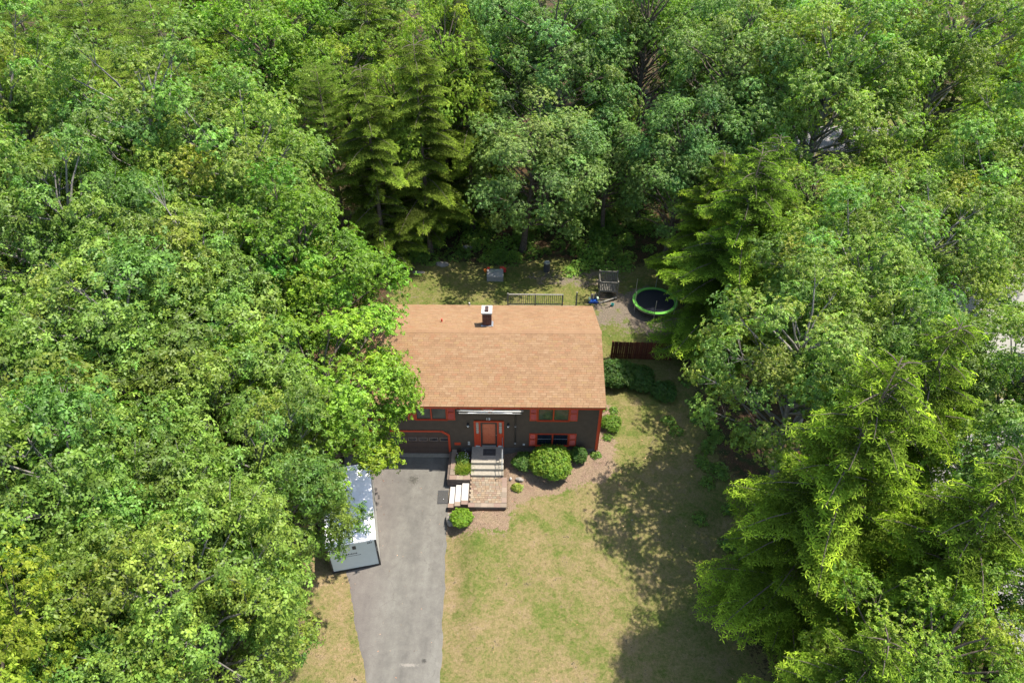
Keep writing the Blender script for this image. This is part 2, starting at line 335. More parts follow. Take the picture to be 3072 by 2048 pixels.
# driveway
def drive_material():
    mt, nt, b = newmat('aged_asphalt', .92, .25)
    n1 = noise(nt, .5, 4, .6, scaled(nt, (1.6, .35, 1))); n2 = noise(nt, 2.2, 5, .7); n3 = noise(nt, 45, 4, .8); n4 = noise(nt, 12, 4, .7)
    c = ramp(nt, math_(nt, 'ADD', math_(nt, 'MULTIPLY', n1, .6), math_(nt, 'MULTIPLY', n2, .4)), [(.36, (.085, .079, .068)), (.5, (.118, .109, .092)), (.64, (.15, .141, .119))])
    g = N(nt, 'ShaderNodeNewGeometry'); sx = N(nt, 'ShaderNodeSeparateXYZ'); nt.links.new(g.outputs['Position'], sx.inputs[0])
    xx = math_(nt, 'ADD', sx.outputs[0], math_(nt, 'MULTIPLY', n2, .5))
    rosy = ramp(nt, math_(nt, 'MULTIPLY', math_(nt, 'ADD', xx, 8.), .33), [(.0, (1, 1, 1)), (.85, (0, 0, 0))])
    c = mix(nt, math_(nt, 'MULTIPLY', rosy, .55), c, (.135, .108, .096))
    # oil stains near the garage
    vs = N(nt, 'ShaderNodeVectorMath', operation='DISTANCE'); vs.inputs[1].default_value = (-5.5, -1.75, -.25); nt.links.new(g.outputs['Position'], vs.inputs[0])
    st = ramp(nt, math_(nt, 'ADD', vs.outputs['Value'], math_(nt, 'MULTIPLY', n4, 1.3)), [(.75, (.45, .45, .42)), (1.0, (1, 1, 1))])
    c = mix(nt, 1., c, st, 'MULTIPLY')
    vs2 = N(nt, 'ShaderNodeVectorMath', operation='DISTANCE'); vs2.inputs[1].default_value = (-3.95, -11.75, -.8); nt.links.new(g.outputs['Position'], vs2.inputs[0])
    c = mix(nt, 1., c, ramp(nt, math_(nt, 'ADD', vs2.outputs['Value'], math_(nt, 'MULTIPLY', n4, .2)), [(.17, (.4, .4, .4)), (.25, (1, 1, 1))]), 'MULTIPLY')
    vs3 = N(nt, 'ShaderNodeMapping'); vs3.inputs['Scale'].default_value = (.8, 4, 0); vs3.inputs['Location'].default_value = (4.6*.8, 11.95*4, 0); nt.links.new(g.outputs['Position'], vs3.inputs[0])
    ln = N(nt, 'ShaderNodeVectorMath', operation='LENGTH'); nt.links.new(vs3.outputs[0], ln.inputs[0])
    c = mix(nt, ramp(nt, math_(nt, 'ADD', ln.outputs['Value'], math_(nt, 'MULTIPLY', n4, 1.2)), [(.8, (.55, .55, .55)), (1., (0, 0, 0))]), c, (.24, .215, .18))
    # hairline cracks
    v = N(nt, 'ShaderNodeTexVoronoi', feature='DISTANCE_TO_EDGE'); v.inputs['Scale'].default_value = .55
    dv = N(nt, 'ShaderNodeVectorMath', operation='ADD'); nn = N(nt, 'ShaderNodeTexNoise'); nn.inputs['Scale'].default_value = 1.3; nn.inputs['Detail'].default_value = 5
    nt.links.new(g.outputs['Position'], nn.inputs['Vector']); nt.links.new(g.outputs['Position'], dv.inputs[0]); nt.links.new(nn.outputs['Color'], dv.inputs[1]); nt.links.new(dv.outputs[0], v.inputs['Vector'])
    cr = ramp(nt, v.outputs['Distance'], [(.003, (.74, .72, .7)), (.010, (1, 1, 1))])
    c = mix(nt, ramp(nt, n1, [(.45, (0, 0, 0)), (.6, (.8, .8, .8))]), c, mix(nt, 1., c, cr, 'MULTIPLY'))
    c = mix(nt, 1., c, ramp(nt, n3, [(.25, (.7, .7, .7)), (.5, (1, 1, 1)), (.78, (1.28, 1.27, 1.25))]), 'MULTIPLY')
    nt.links.new(c, b.inputs['Base Color']); bump(nt, b, n3, .6, .02); return mt
M['drive'] = drive_material()
ys = np.arange(-24, .16, .2); us = np.linspace(0, 1, 34)
V = []; F = []
for j, y in enumerate(ys):
    e = float(xright(y))+.05*math.sin(y*2.1)+.04*math.sin(y*5.3+1)+.02*math.sin(y*13); l = float(xleft(y))-.06*math.sin(y*1.7)-.04*math.sin(y*4.9)
    for u in us: V.append((l+(e-l)*u, y, float(zdrive(y))+.004+.02*math.sin(math.pi*u)-.03*(1 if u in (0, 1) else 0)))
n = len(us)
F = [(j*n+i, j*n+i+1, (j+1)*n+i+1, (j+1)*n+i) for j in range(len(ys)-1) for i in range(n-1)]
me = bpy.data.meshes.new('driveway'); me.from_pydata(V, [], F); me.materials.append(M['drive'])
for p in me.polygons: p.use_smooth = True
tag(place('driveway', me), kind='structure')
# pale concrete sill in front of the garage
box('garage_apron', M['concrete'], None, -8.42, -3.6, -.2, .06, -.2, -.072)['kind'] = 'structure'

# ------------------------------------------------------------------ leaf clouds
LEAF = {
 'oak': (np.array([[.06, 0, 0], [.52, 0, -.02], [1, 0, -.2], [.46, .19, .05], [.80, .20, -.05], [.46, -.19, .05], [.80, -.20, -.05]]), np.array([[0, 3, 1], [1, 4, 2], [0, 1, 5], [1, 2, 6]])),
 'two': (np.array([[.05, 0, 0], [.5, .25, .06], [1, 0, -.16], [.5, -.25, .06]]), np.array([[0, 1, 2], [0, 2, 3]])),
 'slim': (np.array([[.0, 0, 0], [.55, .11, .02], [1, 0, -.14], [.55, -.11, .02]]), np.array([[0, 1, 2], [0, 2, 3]])),
 'one': (np.array([[.0, .07, 0], [1, 0, -.05], [.0, -.07, 0]]), np.array([[0, 1, 2]])),
}
def rosettes(P, A, S, C, kind, k, droop=(.1, .55), spread=1.0):
    """k leaves round each axis A at P; returns verts, faces, colours"""
    T, Fc = LEAF[kind]; n = len(P)
    A = A/np.linalg.norm(A, axis=1, keepdims=True)
    ref = np.where(np.abs(A[:, 2:3]) < .9, np.array([[0, 0, 1.]]), np.array([[1., 0, 0]]))
    B1 = np.cross(A, ref); B1 /= np.linalg.norm(B1, axis=1, keepdims=True); B2 = np.cross(A, B1)
    ang = (np.arange(k)[None]*2*np.pi/k*spread+rg.uniform(0, 6.28, (n, 1))+rg.normal(0, .28, (n, k)))
    el = -rg.uniform(*droop, (n, k))+.25*(np.arange(k)[None] % 2)
    ln = S[:, None]*rg.uniform(.7, 1.15, (n, k))
    ca, sa, ce, se = np.cos(ang), np.sin(ang), np.cos(el), np.sin(el)
    D = (B1[:, None]*ca[..., None]+B2[:, None]*sa[..., None])*ce[..., None]+A[:, None]*se[..., None]
    Sd = np.cross(A[:, None], D); Sd /= np.linalg.norm(Sd, axis=2, keepdims=True)+1e-9; Up = np.cross(D, Sd)
    rl = rg.normal(0, .5, (n, k)); Sd2 = Sd*np.cos(rl)[..., None]+Up*np.sin(rl)[..., None]; Up = np.cross(D, Sd2)
    Vv = P[:, None, None]+ln[..., None, None]*(T[None, None, :, 0:1]*D[:, :, None]+T[None, None, :, 1:2]*Sd2[:, :, None]+T[None, None, :, 2:3]*Up[:, :, None])
    nv = len(T); off = (np.arange(n*k)*nv)[:, None, None]
    Ff = (Fc[None]+off).reshape(-1, 3)
    cc = C[:, None]*rg.uniform(.78, 1.22, (n, k, 1)); Cc = np.repeat(cc.reshape(n*k, 1, 3), nv, 1)
    return Vv.reshape(-1, 3), Ff, Cc.reshape(-1, 3)
def cloud_mesh(name, parts, mat):
    off = 0; V_, F_, C_ = [], [], []
    for v, f, c in parts: V_.append(v); F_.append(f+off); C_.append(c); off += len(v)
    v = np.concatenate(V_); f = np.concatenate(F_); c = np.concatenate(C_)
    me = bpy.data.meshes.new(name); me.vertices.add(len(v)); me.vertices.foreach_set('co', v.astype(np.float32).ravel())
    me.loops.add(len(f)*3); me.loops.foreach_set('vertex_index', f.astype(np.int32).ravel())
    me.polygons.add(len(f)); me.polygons.foreach_set('loop_start', np.arange(0, len(f)*3, 3, dtype=np.int32))
    me.update(calc_edges=True); me.materials.append(mat)
    a = me.attributes.new('tint', 'FLOAT_COLOR', 'POINT'); a.data.foreach_set('color', np.concatenate([c, np.ones((len(c), 1))], 1).astype(np.float32).ravel())
    return me
def unit(v): return v/(np.linalg.norm(v, axis=-1, keepdims=True)+1e-9)
def tones(n, amp=.16, yel=.1):
    b = rg.normal(1, amp, (n, 1)); y = rg.normal(0, yel, (n, 1)); return np.clip(np.concatenate([b*(1+y), b, b*(1-y*.5)], 1), .35, 1.9)

STATS = []
def deciduous(kind, mat, bark, Rr=5., Hh=5., zc=10., size=.27, cover=.2, k=8, layers=2.3, nclump=46, seed=0, low=-.45, open_=0.):
    """trunk, branches and crown meshes of one broadleaf tree (crown radius Rr, half height Hh, centre zc)"""
    global rg; rg = np.random.default_rng(seed); rnd = random.Random(seed)
    i = np.arange(nclump); zz = 1-(i+.5)/nclump*(1-low); ph = i*2.39996+rg.normal(0, .25, nclump)
    d = np.stack([np.sqrt(1-zz**2)*np.cos(ph), np.sqrt(1-zz**2)*np.sin(ph), zz], 1)
    lob = 1+.13*np.sin(3*ph+seed)+.09*np.sin(5*ph+zz*4)+rg.normal(0, .07, nclump)
    rad = lob*rg.uniform(.70, .93, nclump)
    cc = d*rad[:, None]*np.array([Rr, Rr, Hh]); rc = rg.uniform(.15, .30, nclump)*Rr
    inner = max(6, nclump//5); di = unit(rg.normal(size=(inner, 3))); di[:, 2] = np.abs(di[:, 2])*.8-.1
    cc = np.concatenate([cc, di*rg.uniform(.2, .55, (inner, 1))*np.array([Rr, Rr, Hh])]); rc = np.concatenate([rc, rg.uniform(.2, .3, inner)*Rr])
    ct = tones(len(cc), .13, .10); P = []; A = []; C = []
    for q in range(len(cc)):
        m_ = int(layers*1.5*math.pi*rc[q]**2/cover)
        dd = unit(rg.normal(size=(m_*2, 3))); out = unit(cc[q]/np.array([Rr, Rr, Hh])+np.array([0, 0, .35]))
        dd = dd[(dd@out) > -.35][:m_]; m_ = len(dd)
        bumpy = 1+.22*np.sin(dd@rg.normal(size=3)*5+rg.uniform(0, 6))+.15*np.sin(dd@rg.normal(size=3)*9)
        p = cc[q]+dd*(rc[q]*rg.uniform(.42, 1.1, (m_, 1))*bumpy[:, None])*np.array([1, 1, .72])
        P.append(p); A.append(unit(dd*.8+np.array([0, 0, .6])+out*.3+rg.normal(0, .36, (m_, 3)))); C.append(ct[q]*tones(m_, .22, .05))
    P = np.concatenate(P)+np.array([0, 0, zc]); A = np.concatenate(A); C = np.concatenate(C)
    S = size*rg.uniform(.72, 1.2, len(P))
    lk = {'oak': 'oak', 'maple': 'two'}[kind]
    crown = cloud_mesh('crown', [rosettes(P, A, S, C, lk, k)], mat)
    t = MB(); top = zc+Hh*.35; bend = [rnd.uniform(-.3, .3) for _ in range(4)]
    def axis(z): s = z/top; return Vector((bend[0]*s+bend[2]*math.sin(s*5)*.5, bend[1]*s+bend[3]*math.sin(s*4)*.5, z))
    t.tube([axis(top*s) for s in (0, .03, .12, .3, .5, .7, .88, 1)], [.36, .29, .24, .22, .19, .14, .09, .04], 9)
    b = MB()
    for q in range(len(cc)):
        e = Vector(cc[q])+Vector((0, 0, zc)); z0 = min(max(zc-Hh*.98, e.z-1.2-.42*math.hypot(e.x, e.y)), top*.93); s0 = axis(z0)
        mid = s0.lerp(e, .5)+Vector((rnd.uniform(-.3, .3), rnd.uniform(-.3, .3), rnd.uniform(-.1, .35)))
        b.tube([s0, s0.lerp(mid, .5)+Vector((0, 0, .08)), mid, e], [.085, .065, .045, .015], 5, False)
        for _ in range(4):
            dv = Vector((rnd.gauss(0, 1), rnd.gauss(0, 1), rnd.gauss(.3, .7))).normalized()*float(rc[q])*.85
            b.tube([mid.lerp(e, .55), e+dv], [.022, .006], 3, False)
    res = dict(crown=crown, trunk=t.mesh('trunk', bark, True), branches=b.mesh('branches', bark, True), R=Rr, zc=zc)
    STATS.append((kind, len(crown.polygons))); return res

def conifer(mat, bark, H=16., Rr=3.6, seed=0, z0=1.8, dens=1.0, tip=1.75, drp=.55, gap=.34, blunt=.5, sz_=.185):
    """hemlock: whorled drooping boughs set with flat feathery sprays, paler at the tips, with inner shade painted into the tint"""
    global rg; rg = np.random.default_rng(seed); rnd = random.Random(seed)
    P, A, S, C = [], [], [], []; b = MB(); z = z0; a0 = 0
    while z < H-.25:
        s = (z-z0)/(H-z0); L = Rr*(1-s)**blunt*(.72+.35*rnd.random())*(1 if s > .08 else .8)+.18; a0 += 1.1+rnd.random()
        nb = 4
        for j in range(nb):
            az = a0+j*2*math.pi/nb+rnd.uniform(-.35, .35); Lj = L*rnd.choice([.5, .7, .9, 1., 1.1, 1.25 if s < .8 else 1.0]); up = .30*(s-.25)
            u = Vector((math.cos(az), math.sin(az), 0)); side = Vector((-u.y, u.x, 0)); bt = rnd.gauss(1, .2)
            pt = lambda t: Vector((0, 0, z))+u*Lj*t+Vector((0, 0, Lj*(up*t+.16*t-drp*.62*t*t)))
            if Lj > .7: b.tube([pt(0)+Vector((0, 0, .05)), pt(.35)+Vector((0, 0, .07)), pt(.7)+Vector((0, 0, .07)), pt(1.06)+Vector((0, 0, .04))], [.045*(1.2-s), .03, .018, .006], 4, False)
            nt_ = max(3, int(Lj/.15*dens))
            for q in range(nt_):
                t = .22+.78*(q+rnd.random())/nt_; wid = Lj*.34*(1.12-t)+.14
                for sg in (-1, 1):
                    c0 = pt(t); m_ = max(1, int(wid/.15))
                    for h in range(m_):
                        f = (h+rnd.random())/m_
                        p = c0+side*sg*wid*f+u*wid*f*.55+Vector((0, 0, -wid*f*.32+rnd.uniform(-.05, .05)))
                        P.append(p); ax = side*sg*.55+u*.55+Vector((0, 0, 1.3)); A.append(ax)
                        S.append(sz_*(1+.25*rnd.random())); tp = (.36+.58*t**3*(.45+.55*f)*tip+.13*(f > .75)*tip)*bt*rnd.uniform(.86, 1.14)  # tint darkens towards the trunk: crown shade put into the leaf colour
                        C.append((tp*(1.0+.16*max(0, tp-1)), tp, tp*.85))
        z += gap*(1.15-.45*s)*rnd.uniform(.8, 1.2)
    P = np.array([tuple(p) for p in P]); A = unit(np.array([tuple(a) for a in A])+rg.normal(0, .25, (len(P), 3))); S = np.array(S); C = np.array(C)
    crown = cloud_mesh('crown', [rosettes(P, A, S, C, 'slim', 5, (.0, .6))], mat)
    t = MB(); t.tube([(0, 0, 0), (.02, 0, .5), (.0, .03, H*.3), (.04, 0, H*.6), (0, 0, H)], [.3, .23, .17, .1, .02], 8)
    STATS.append(('hemlock', len(crown.polygons)))
    return dict(crown=crown, trunk=t.mesh('trunk', bark, True), branches=b.mesh('branches', bark, True), R=Rr, H=H)

def pine(mat, bark, H=18., Rr=3.8, seed=0, z0=3.):
    global rg; rg = np.random.default_rng(seed); rnd = random.Random(seed)
    P, A, S, C = [], [], [], []; b = MB(); z = z0; a0 = 0
    while z < H-.2:
        s = (z-z0)/(H-z0); L = Rr*math.sqrt(max(0, 1-s**1.6))*.95+.35; a0 += rnd.random()*2
        nb = 5
        for j in range(nb):
            az = a0+j*2*math.pi/nb+rnd.uniform(-.3, .3); Lj = L*rnd.uniform(.6, 1.15); u = Vector((math.cos(az), math.sin(az), 0)); side = Vector((-u.y, u.x, 0))
            pt = lambda t: Vector((0, 0, z))+u*Lj*t+Vector((0, 0, Lj*(.10*t+.22*s*t+.05*t*t)))
            b.tube([pt(0), pt(.5), pt(1)], [.05*(1.2-s), .03, .01], 4, False); bt = rnd.gauss(1, .12)
            for q in range(int(6+Lj*6)):
                t = 1-.72*rnd.random()**1.3; wid = .25+.36*Lj*(1.15-t)
                c0 = pt(t)+side*rnd.uniform(-1, 1)*wid+Vector((0, 0, rnd.uniform(0, .16)))
                for h in range(5):
                    P.append(c0+Vector((rnd.gauss(0, .13), rnd.gauss(0, .13), rnd.gauss(.02, .06)))); A.append(Vector((rnd.gauss(0, .35), rnd.gauss(0, .35), 1))+u*.35)
                    S.append(.2); v = bt*rnd.uniform(.8, 1.15); C.append((v, v, v))
        z += .62*rnd.uniform(.85, 1.2)
    P = np.array([tuple(p) for p in P]); A = np.array([tuple(a) for a in A])
    crown = cloud_mesh('crown', [rosettes(P, A, np.array(S), np.array(C), 'one', 8, (-1.3, -.1))], mat)
    t = MB(); t.tube([(0, 0, 0), (.02, 0, .5), (.1, .05, H*.35), (-.05, 0, H*.7), (0, 0, H)], [.32, .26, .2, .12, .02], 8)
    STATS.append(('pine', len(crown.polygons)))
    return dict(crown=crown, trunk=t.mesh('trunk', bark, True), branches=b.mesh('branches', bark, True), R=Rr, H=H)

KIND = {}
for i in range(3): KIND['oak%d' % i] = deciduous('oak', M['oak'], M['bark_pale'], 5, 5, 10, .25, .15, 7, 2.05, 58, 20+i, low=-.5)
KIND['far0'] = deciduous('maple', M['oak_far'], M['bark_pale'], 5, 5.6, 9.6, .17, .075, 7, 1.9, 56, 31, low=-.75)
KIND['far1'] = deciduous('maple', M['oak_far'], M['bark_pale'], 5, 5.8, 9.6, .17, .075, 7, 1.9, 52, 32, low=-.8)
for i in range(2): KIND['maple%d' % i] = deciduous('maple', M['maple'], M['bark'], 4.6, 5.4, 9.8, .18, .08, 7, 2.1, 52, 40+i, low=-.7)
for i in range(2): KIND['blue%d' % i] = deciduous('maple', M['oak_blue'], M['bark'], 5, 6.2, 9.2, .16, .068, 7, 1.9, 52, 50+i, low=-.85)
KIND['yellow0'] = deciduous('maple', M['maple_yellow'], M['bark'], 4, 4.4, 9, .14, .065, 6, 1.7, 40, 60, low=-.5)
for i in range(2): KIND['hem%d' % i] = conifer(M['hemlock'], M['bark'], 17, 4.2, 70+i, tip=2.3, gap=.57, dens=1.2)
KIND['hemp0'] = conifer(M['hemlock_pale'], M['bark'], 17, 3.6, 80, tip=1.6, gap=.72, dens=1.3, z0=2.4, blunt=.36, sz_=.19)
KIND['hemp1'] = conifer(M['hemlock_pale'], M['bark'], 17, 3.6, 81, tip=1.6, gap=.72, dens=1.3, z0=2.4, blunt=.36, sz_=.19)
for i in range(2): KIND['pine%d' % i] = pine(M['pine'], M['bark'], 18, 3.9, 90+i)

def tree(name, kind, x, y, zc, r, label, rz=0, lean=(0, 0), group=None):
    """kind's meshes under an own root; zc = wished crown centre height (broadleaf) or full height (conifer)"""
    k = KIND[kind]; z = zg(x, y)-.08
    t = thing(name, label, 'tree', (x, y, z), rz, group)
    sxy = r/k['R']; sz = (zc-z)/(k['zc'] if 'zc' in k else k['H'])
    for p in ('trunk', 'branches', 'crown'):
        place(p, k[p], t)
    t.scale = (sxy, sxy, sz)
    q = Euler((0, 0, rz)).to_quaternion(); ql = Vector((lean[0], lean[1], 1)).normalized().to_track_quat('Z', 'Y') if lean != (0, 0) else None
    if ql is not None:
        ax = Vector((0, 0, 1)).rotation_difference(Vector((lean[0], lean[1], 1)).normalized()); q = ax @ q
    t.rotation_mode = 'QUATERNION'; t.rotation_quaternion = q
    return t

G1 = 'broadleaf trees round the yard'; G2 = 'hemlocks'; G3 = 'pines at the far left'
TREES = [
 # name, kind, crown centre x, y, zc, r, trunk x, y, label, group
 ('maple_tree', 'maple0', -11.2, 2.6, 9.8, 4.9, -12.0, 2.6, 'bright green maple standing beside the left end of the tan roof', G1),
 ('maple_tree', 'maple1', -9.0, -4.3, 8.4, 4.6, -10.8, -4.3, 'bright maple leaning over the white container and the garage corner', G1),
 ('oak_tree', 'far0', -15.2, 9.2, 11.4, 5.0, -15.2, 9.2, 'rounded oak between the pines and the maple left of the roof', G1),
 ('oak_tree', 'oak0', -16.3, -4.4, 11, 5.8, -16.3, -4.4, 'broad grey-green oak at mid height of the left edge, the widest crown there', G1),
 ('oak_tree', 'oak1', -12.4, -7.2, 9.6, 4.4, -13.6, -7.4, 'oak directly left of the white container, behind its roof', G1),
 ('oak_tree', 'oak2', -15.0, .9, 10.8, 4.6, -15.0, .9, 'oak just left of the bright maple beside the roof', G1),
 ('oak_tree', 'oak1', -20.6, -8.6, 11, 4.8, -20.6, -8.6, 'oak cut by the left edge below the widest crown', G1),
 ('oak_tree', 'oak2', -9.6, -10.0, 9.1, 3.8, -10.8, -10.4, 'oak overhanging the grey end panel of the container', G1),
 ('oak_tree', 'oak0', -13.9, -13.2, 11.3, 4.7, -13.9, -13.2, 'large-leaved oak in the lower left, left of the dry grass strip', G1),
 ('oak_tree', 'oak1', -9.9, -16.2, 10.6, 4.0, -10.3, -16.0, 'oak at the bottom edge beside the dry grass and driveway', G1),
 ('broadleaf_tree', 'yellow0', -13.2, -19.4, 12.6, 2.9, -13.2, -19.5, 'yellow-green small-leaved tree in the bottom left corner', G1),
 ('oak_tree', 'oak2', -17.3, -12.6, 10.8, 4.4, -17.3, -12.6, 'oak at the left edge above the yellow-green corner tree', G1),
 ('oak_tree', 'oak2', -21.0, 2.6, 12, 5.2, -21.0, 2.6, 'bright leafy oak at the left edge above the widest grey-green crown', G1),
 ('oak_tree', 'far1', -20.9, 12.2, 12.6, 6.0, -20.9, 12.2, 'large rounded oak in front of the pines', G1),
 ('oak_tree', 'far0', -29.5, 13.5, 13.0, 5.2, -29.5, 13.5, 'oak at the left edge directly below the pines', G1),
 ('oak_tree', 'far1', -27.5, 5.0, 11.8, 5.0, -27.5, 5.0, 'oak half outside the left edge above the bright leafy oak', G1),
 ('maple_tree', 'maple1', -17.6, 24.8, 12.2, 5.6, -17.6, 24.8, 'dark glossy maple at the top between the pines and the hemlocks', G1),
 ('maple_tree', 'maple0', -17.2, 17.0, 8.6, 4.4, -17.2, 17.0, 'maple in the hollow behind the rounded oaks', G1),
 ('maple_tree', 'blue0', 1.6, 20.4, 8.0, 5.1, .8, 21.3, 'bluish green maple behind the raised bed, its grey trunk bare', G1),
 ('maple_tree', 'blue1', 2.9, 28.0, 12.0, 6.2, 2.9, 28.0, 'tall bluish maple at the top centre of the forest edge', G1),
 ('maple_tree', 'blue0', 10.4, 31.5, 12.6, 5.4, 10.4, 31.5, 'dark maple at the top right of the tall bluish one', G1),
 ('maple_tree', 'blue1', 12.0, 19.8, 8.2, 4.3, 12.0, 19.9, 'layered bluish tree in the shade behind the play platform and trampoline', G1),
 ('oak_tree', 'blue0', 15.8, 24.4, 11, 5.6, 15.8, 24.4, 'grey-green oak right of the dark opening in the woods', G1),
 ('oak_tree', 'far0', 22.4, 22.6, 12.4, 6.4, 22.4, 22.6, 'huge pale green oak filling the upper right', G1),
 ('oak_tree', 'far1', 31.4, 25.8, 13.2, 6.2, 31.4, 25.8, 'pale oak at the top right beside the dark corner woods', G1),
 ('oak_tree', 'far0', 32.4, 15.4, 11.4, 4.8, 32.4, 15.4, 'oak at the right edge above the neighbouring lawn', G1),
 ('broadleaf_tree', 'yellow0', 18.8, 12.6, 8.4, 4.0, 18.8, 12.6, 'yellowish small-leaved tree in the middle of the right hand woods', G1),
 ('broadleaf_tree', 'yellow0', 24.6, 13.4, 8.6, 4.0, 24.6, 13.4, 'yellowish tree beside the bright gap of neighbouring lawn', G1),
 ('maple_tree', 'far1', 22.6, 5.8, 9.2, 4.6, 22.6, 5.8, 'soft green maple at the right, left of the beige roof', G1),
 ('maple_tree', 'far0', 28.4, 11.0, 9.6, 4.6, 28.6, 11.6, 'green maple at the right edge behind the beige roof', G1),
 ('hemlock_tree', 'hem0', 13.2, 8.1, 15.2, 4.95, 13.2, 8.1, 'dark hemlock with bright tips over the trampoline and brown fence', G2),
 ('hemlock_tree', 'hem1', 15.2, 11.2, 14.6, 3.9, 15.2, 11.2, 'pointed hemlock behind the one over the trampoline', G2),
 ('hemlock_tree', 'hem1', 13.6, 15.4, 11.6, 3.6, 13.6, 15.4, 'shaded hemlock right behind the trampoline', G2),
 ('maple_tree', 'far0', 17.2, 2.2, 9.4, 4.6, 17.2, 2.2, 'rounded maple right of the hemlock over the fence', G1),
 ('oak_tree', 'far1', 13.0, -3.0, 9.3, 4.5, 14.2, -2.8, 'oak reaching furthest over the shaded side lawn', G1),
 ('oak_tree', 'oak0', 17.2, -3.0, 9.6, 3.9, 17.2, -3.0, 'oak between the lawn-side oak and the beige roof', G1),
 ('oak_tree', 'far0', 22.4, -4.6, 8.8, 3.7, 22.2, -4.6, 'thin oak in front of the pale neighbouring drive', G1),
 ('oak_tree', 'oak2', 19.0, -11.4, 9.8, 4.0, 19.0, -11.4, 'oak at the right edge beside the bright hemlocks', G1),
 ('hemlock_tree', 'hem1', 15.9, -7.4, 16.0, 3.9, 15.9, -7.4, 'tall bright hemlock, the furthest back of those on the lower right', G2),
 ('hemlock_tree', 'hem0', 12.3, -10.2, 16.8, 4.4, 12.3, -10.2, 'largest bright hemlock with boughs out over the shaded lawn', G2),
 ('hemlock_tree', 'hem1', 15.4, -13.0, 15.4, 3.8, 15.4, -13.0, 'bright hemlock in the lower right behind the yellow-green tree', G2),
 ('hemlock_tree', 'hem1', 11.5, -16.4, 11.0, 3.3, 11.5, -16.4, 'hemlock at the bottom edge between the lawn and the yellow-green tree', G2),
 ('broadleaf_tree', 'yellow0', 13.6, -16.0, 7.8, 3.2, 13.6, -16.0, 'yellow-green small-leaved tree at the bottom right', G1),
 ('broadleaf_tree', 'yellow0', 16.6, -15.6, 6.6, 2.6, 16.6, -15.6, 'low yellow-green tree at the bottom right beside the sandy ground', G1),
 ('pine_tree', 'pine0', -37, 28.5, 18, 5.2, -37, 28.5, 'pine in the top left corner with dark trunk showing', G3),
 ('pine_tree', 'pine1', -31, 27, 17.6, 5.2, -31, 27, 'pine second from the top left corner', G3),
 ('pine_tree', 'pine0', -25.4, 25.5, 17.6, 5.0, -25.4, 25.5, 'yellowish pine, third from the top left corner', G3),
 ('pine_tree', 'pine1', -21.6, 20.4, 16, 4.6, -21.6, 20.4, 'pale pine nearest the rounded oaks', G3),
 ('pine_tree', 'pine1', -27.4, 19.4, 16, 4.4, -27.4, 19.4, 'pine rising between the left edge oak and the large rounded oak', G3),
 ('pine_tree', 'pine0', -33.4, 21.0, 15.5, 4.6, -33.4, 21.0, 'pine below the top left corner, cut by the left edge', G3),
 ('pine_tree', 'pine1', -12.9, 19.4, 15.4, 3.2, -12.9, 19.4, 'slim pine with layered boughs left of the hemlocks', G3),
 ('hemlock_tree', 'hemp0', -9.8, 18.4, 15.8, 3.5, -9.8, 18.4, 'olive hemlock standing at the left back corner of the yard', G2),
 ('hemlock_tree', 'hemp1', -6.6, 20.8, 17.0, 3.6, -6.6, 20.8, 'olive hemlock behind the back lawn, second from the yard corner', G2),
 ('hemlock_tree', 'hemp0', -3.4, 24.6, 15.6, 3.6, -3.4, 24.6, 'olive hemlock left of the bluish maple', G2),
 ('broadleaf_tree', 'yellow0', -8.4, 22.4, 10.2, 3.6, -8.4, 22.4, 'pale leafy tree between the olive hemlocks behind the back lawn', G1),
 ('broadleaf_tree', 'yellow0', -12.0, 23.4, 11.2, 3.8, -12.0, 23.4, 'pale leafy tree between the slim pine and the dark glossy maple', G1),
 ('broadleaf_tree', 'yellow0', -5.2, 25.6, 12.4, 3.6, -5.2, 25.6, 'pale leafy tree at the top among the olive hemlocks', G1),
 ('hemlock_tree', 'hemp1', -5.4, 28.8, 18.5, 3.9, -5.4, 28.8, 'tallest olive hemlock at the top left of the bluish maple', G2),
 ('hemlock_tree', 'hemp0', -10.6, 26.6, 18.5, 3.9, -10.6, 26.6, 'olive hemlock at the top beside the dark glossy maple', G2),
 ('maple_tree', 'blue1', -2.2, 36.0, 11.5, 5.5, -2.2, 36.0, 'maple in the gap behind the olive hemlocks', G1),
 ('maple_tree', 'blue1', 7.6, 24.6, 6.4, 3.6, 7.6, 24.6, 'low shaded maple in the dark opening behind the play platform', G1),
 ('oak_tree', 'blue1', 18.4, 33.6, 11.6, 5.6, 18.4, 33.6, 'oak at the top behind the huge pale green oak', G1),
 ('oak_tree', 'far1', 26.6, 34.6, 11.6, 5.4, 26.6, 34.6, 'oak at the top right behind the huge pale green oak', G1),
 ('hemlock_tree', 'hem1', 50, 44, 15, 5.4, 50, 44, 'dark hemlock in the top right corner', G2),
 ('hemlock_tree', 'hem0', 43, 33, 13.5, 5, 43, 33, 'dark hemlock in the shaded woods at the upper right edge', G2),
 ('hemlock_tree', 'hem0', 43, 41, 15.5, 5, 43, 41, 'dark hemlock second from the top right corner', G2),
 ('oak_tree', 'oak0', -11.6, -17.6, 9.2, 3.8, -11.6, -17.6, 'oak in the hollow at the bottom edge right of the yellow-green corner tree', G1),
]
for i, (nm, kd, cx, cy, zc, r, tx, ty, lab, grp) in enumerate(TREES):
    lean = ((cx-tx)/zc, (cy-ty)/zc) if (cx, cy) != (tx, ty) else (0, 0)
    tree(nm, kd, tx, ty, zc, r, lab, i*1.37, lean, grp)
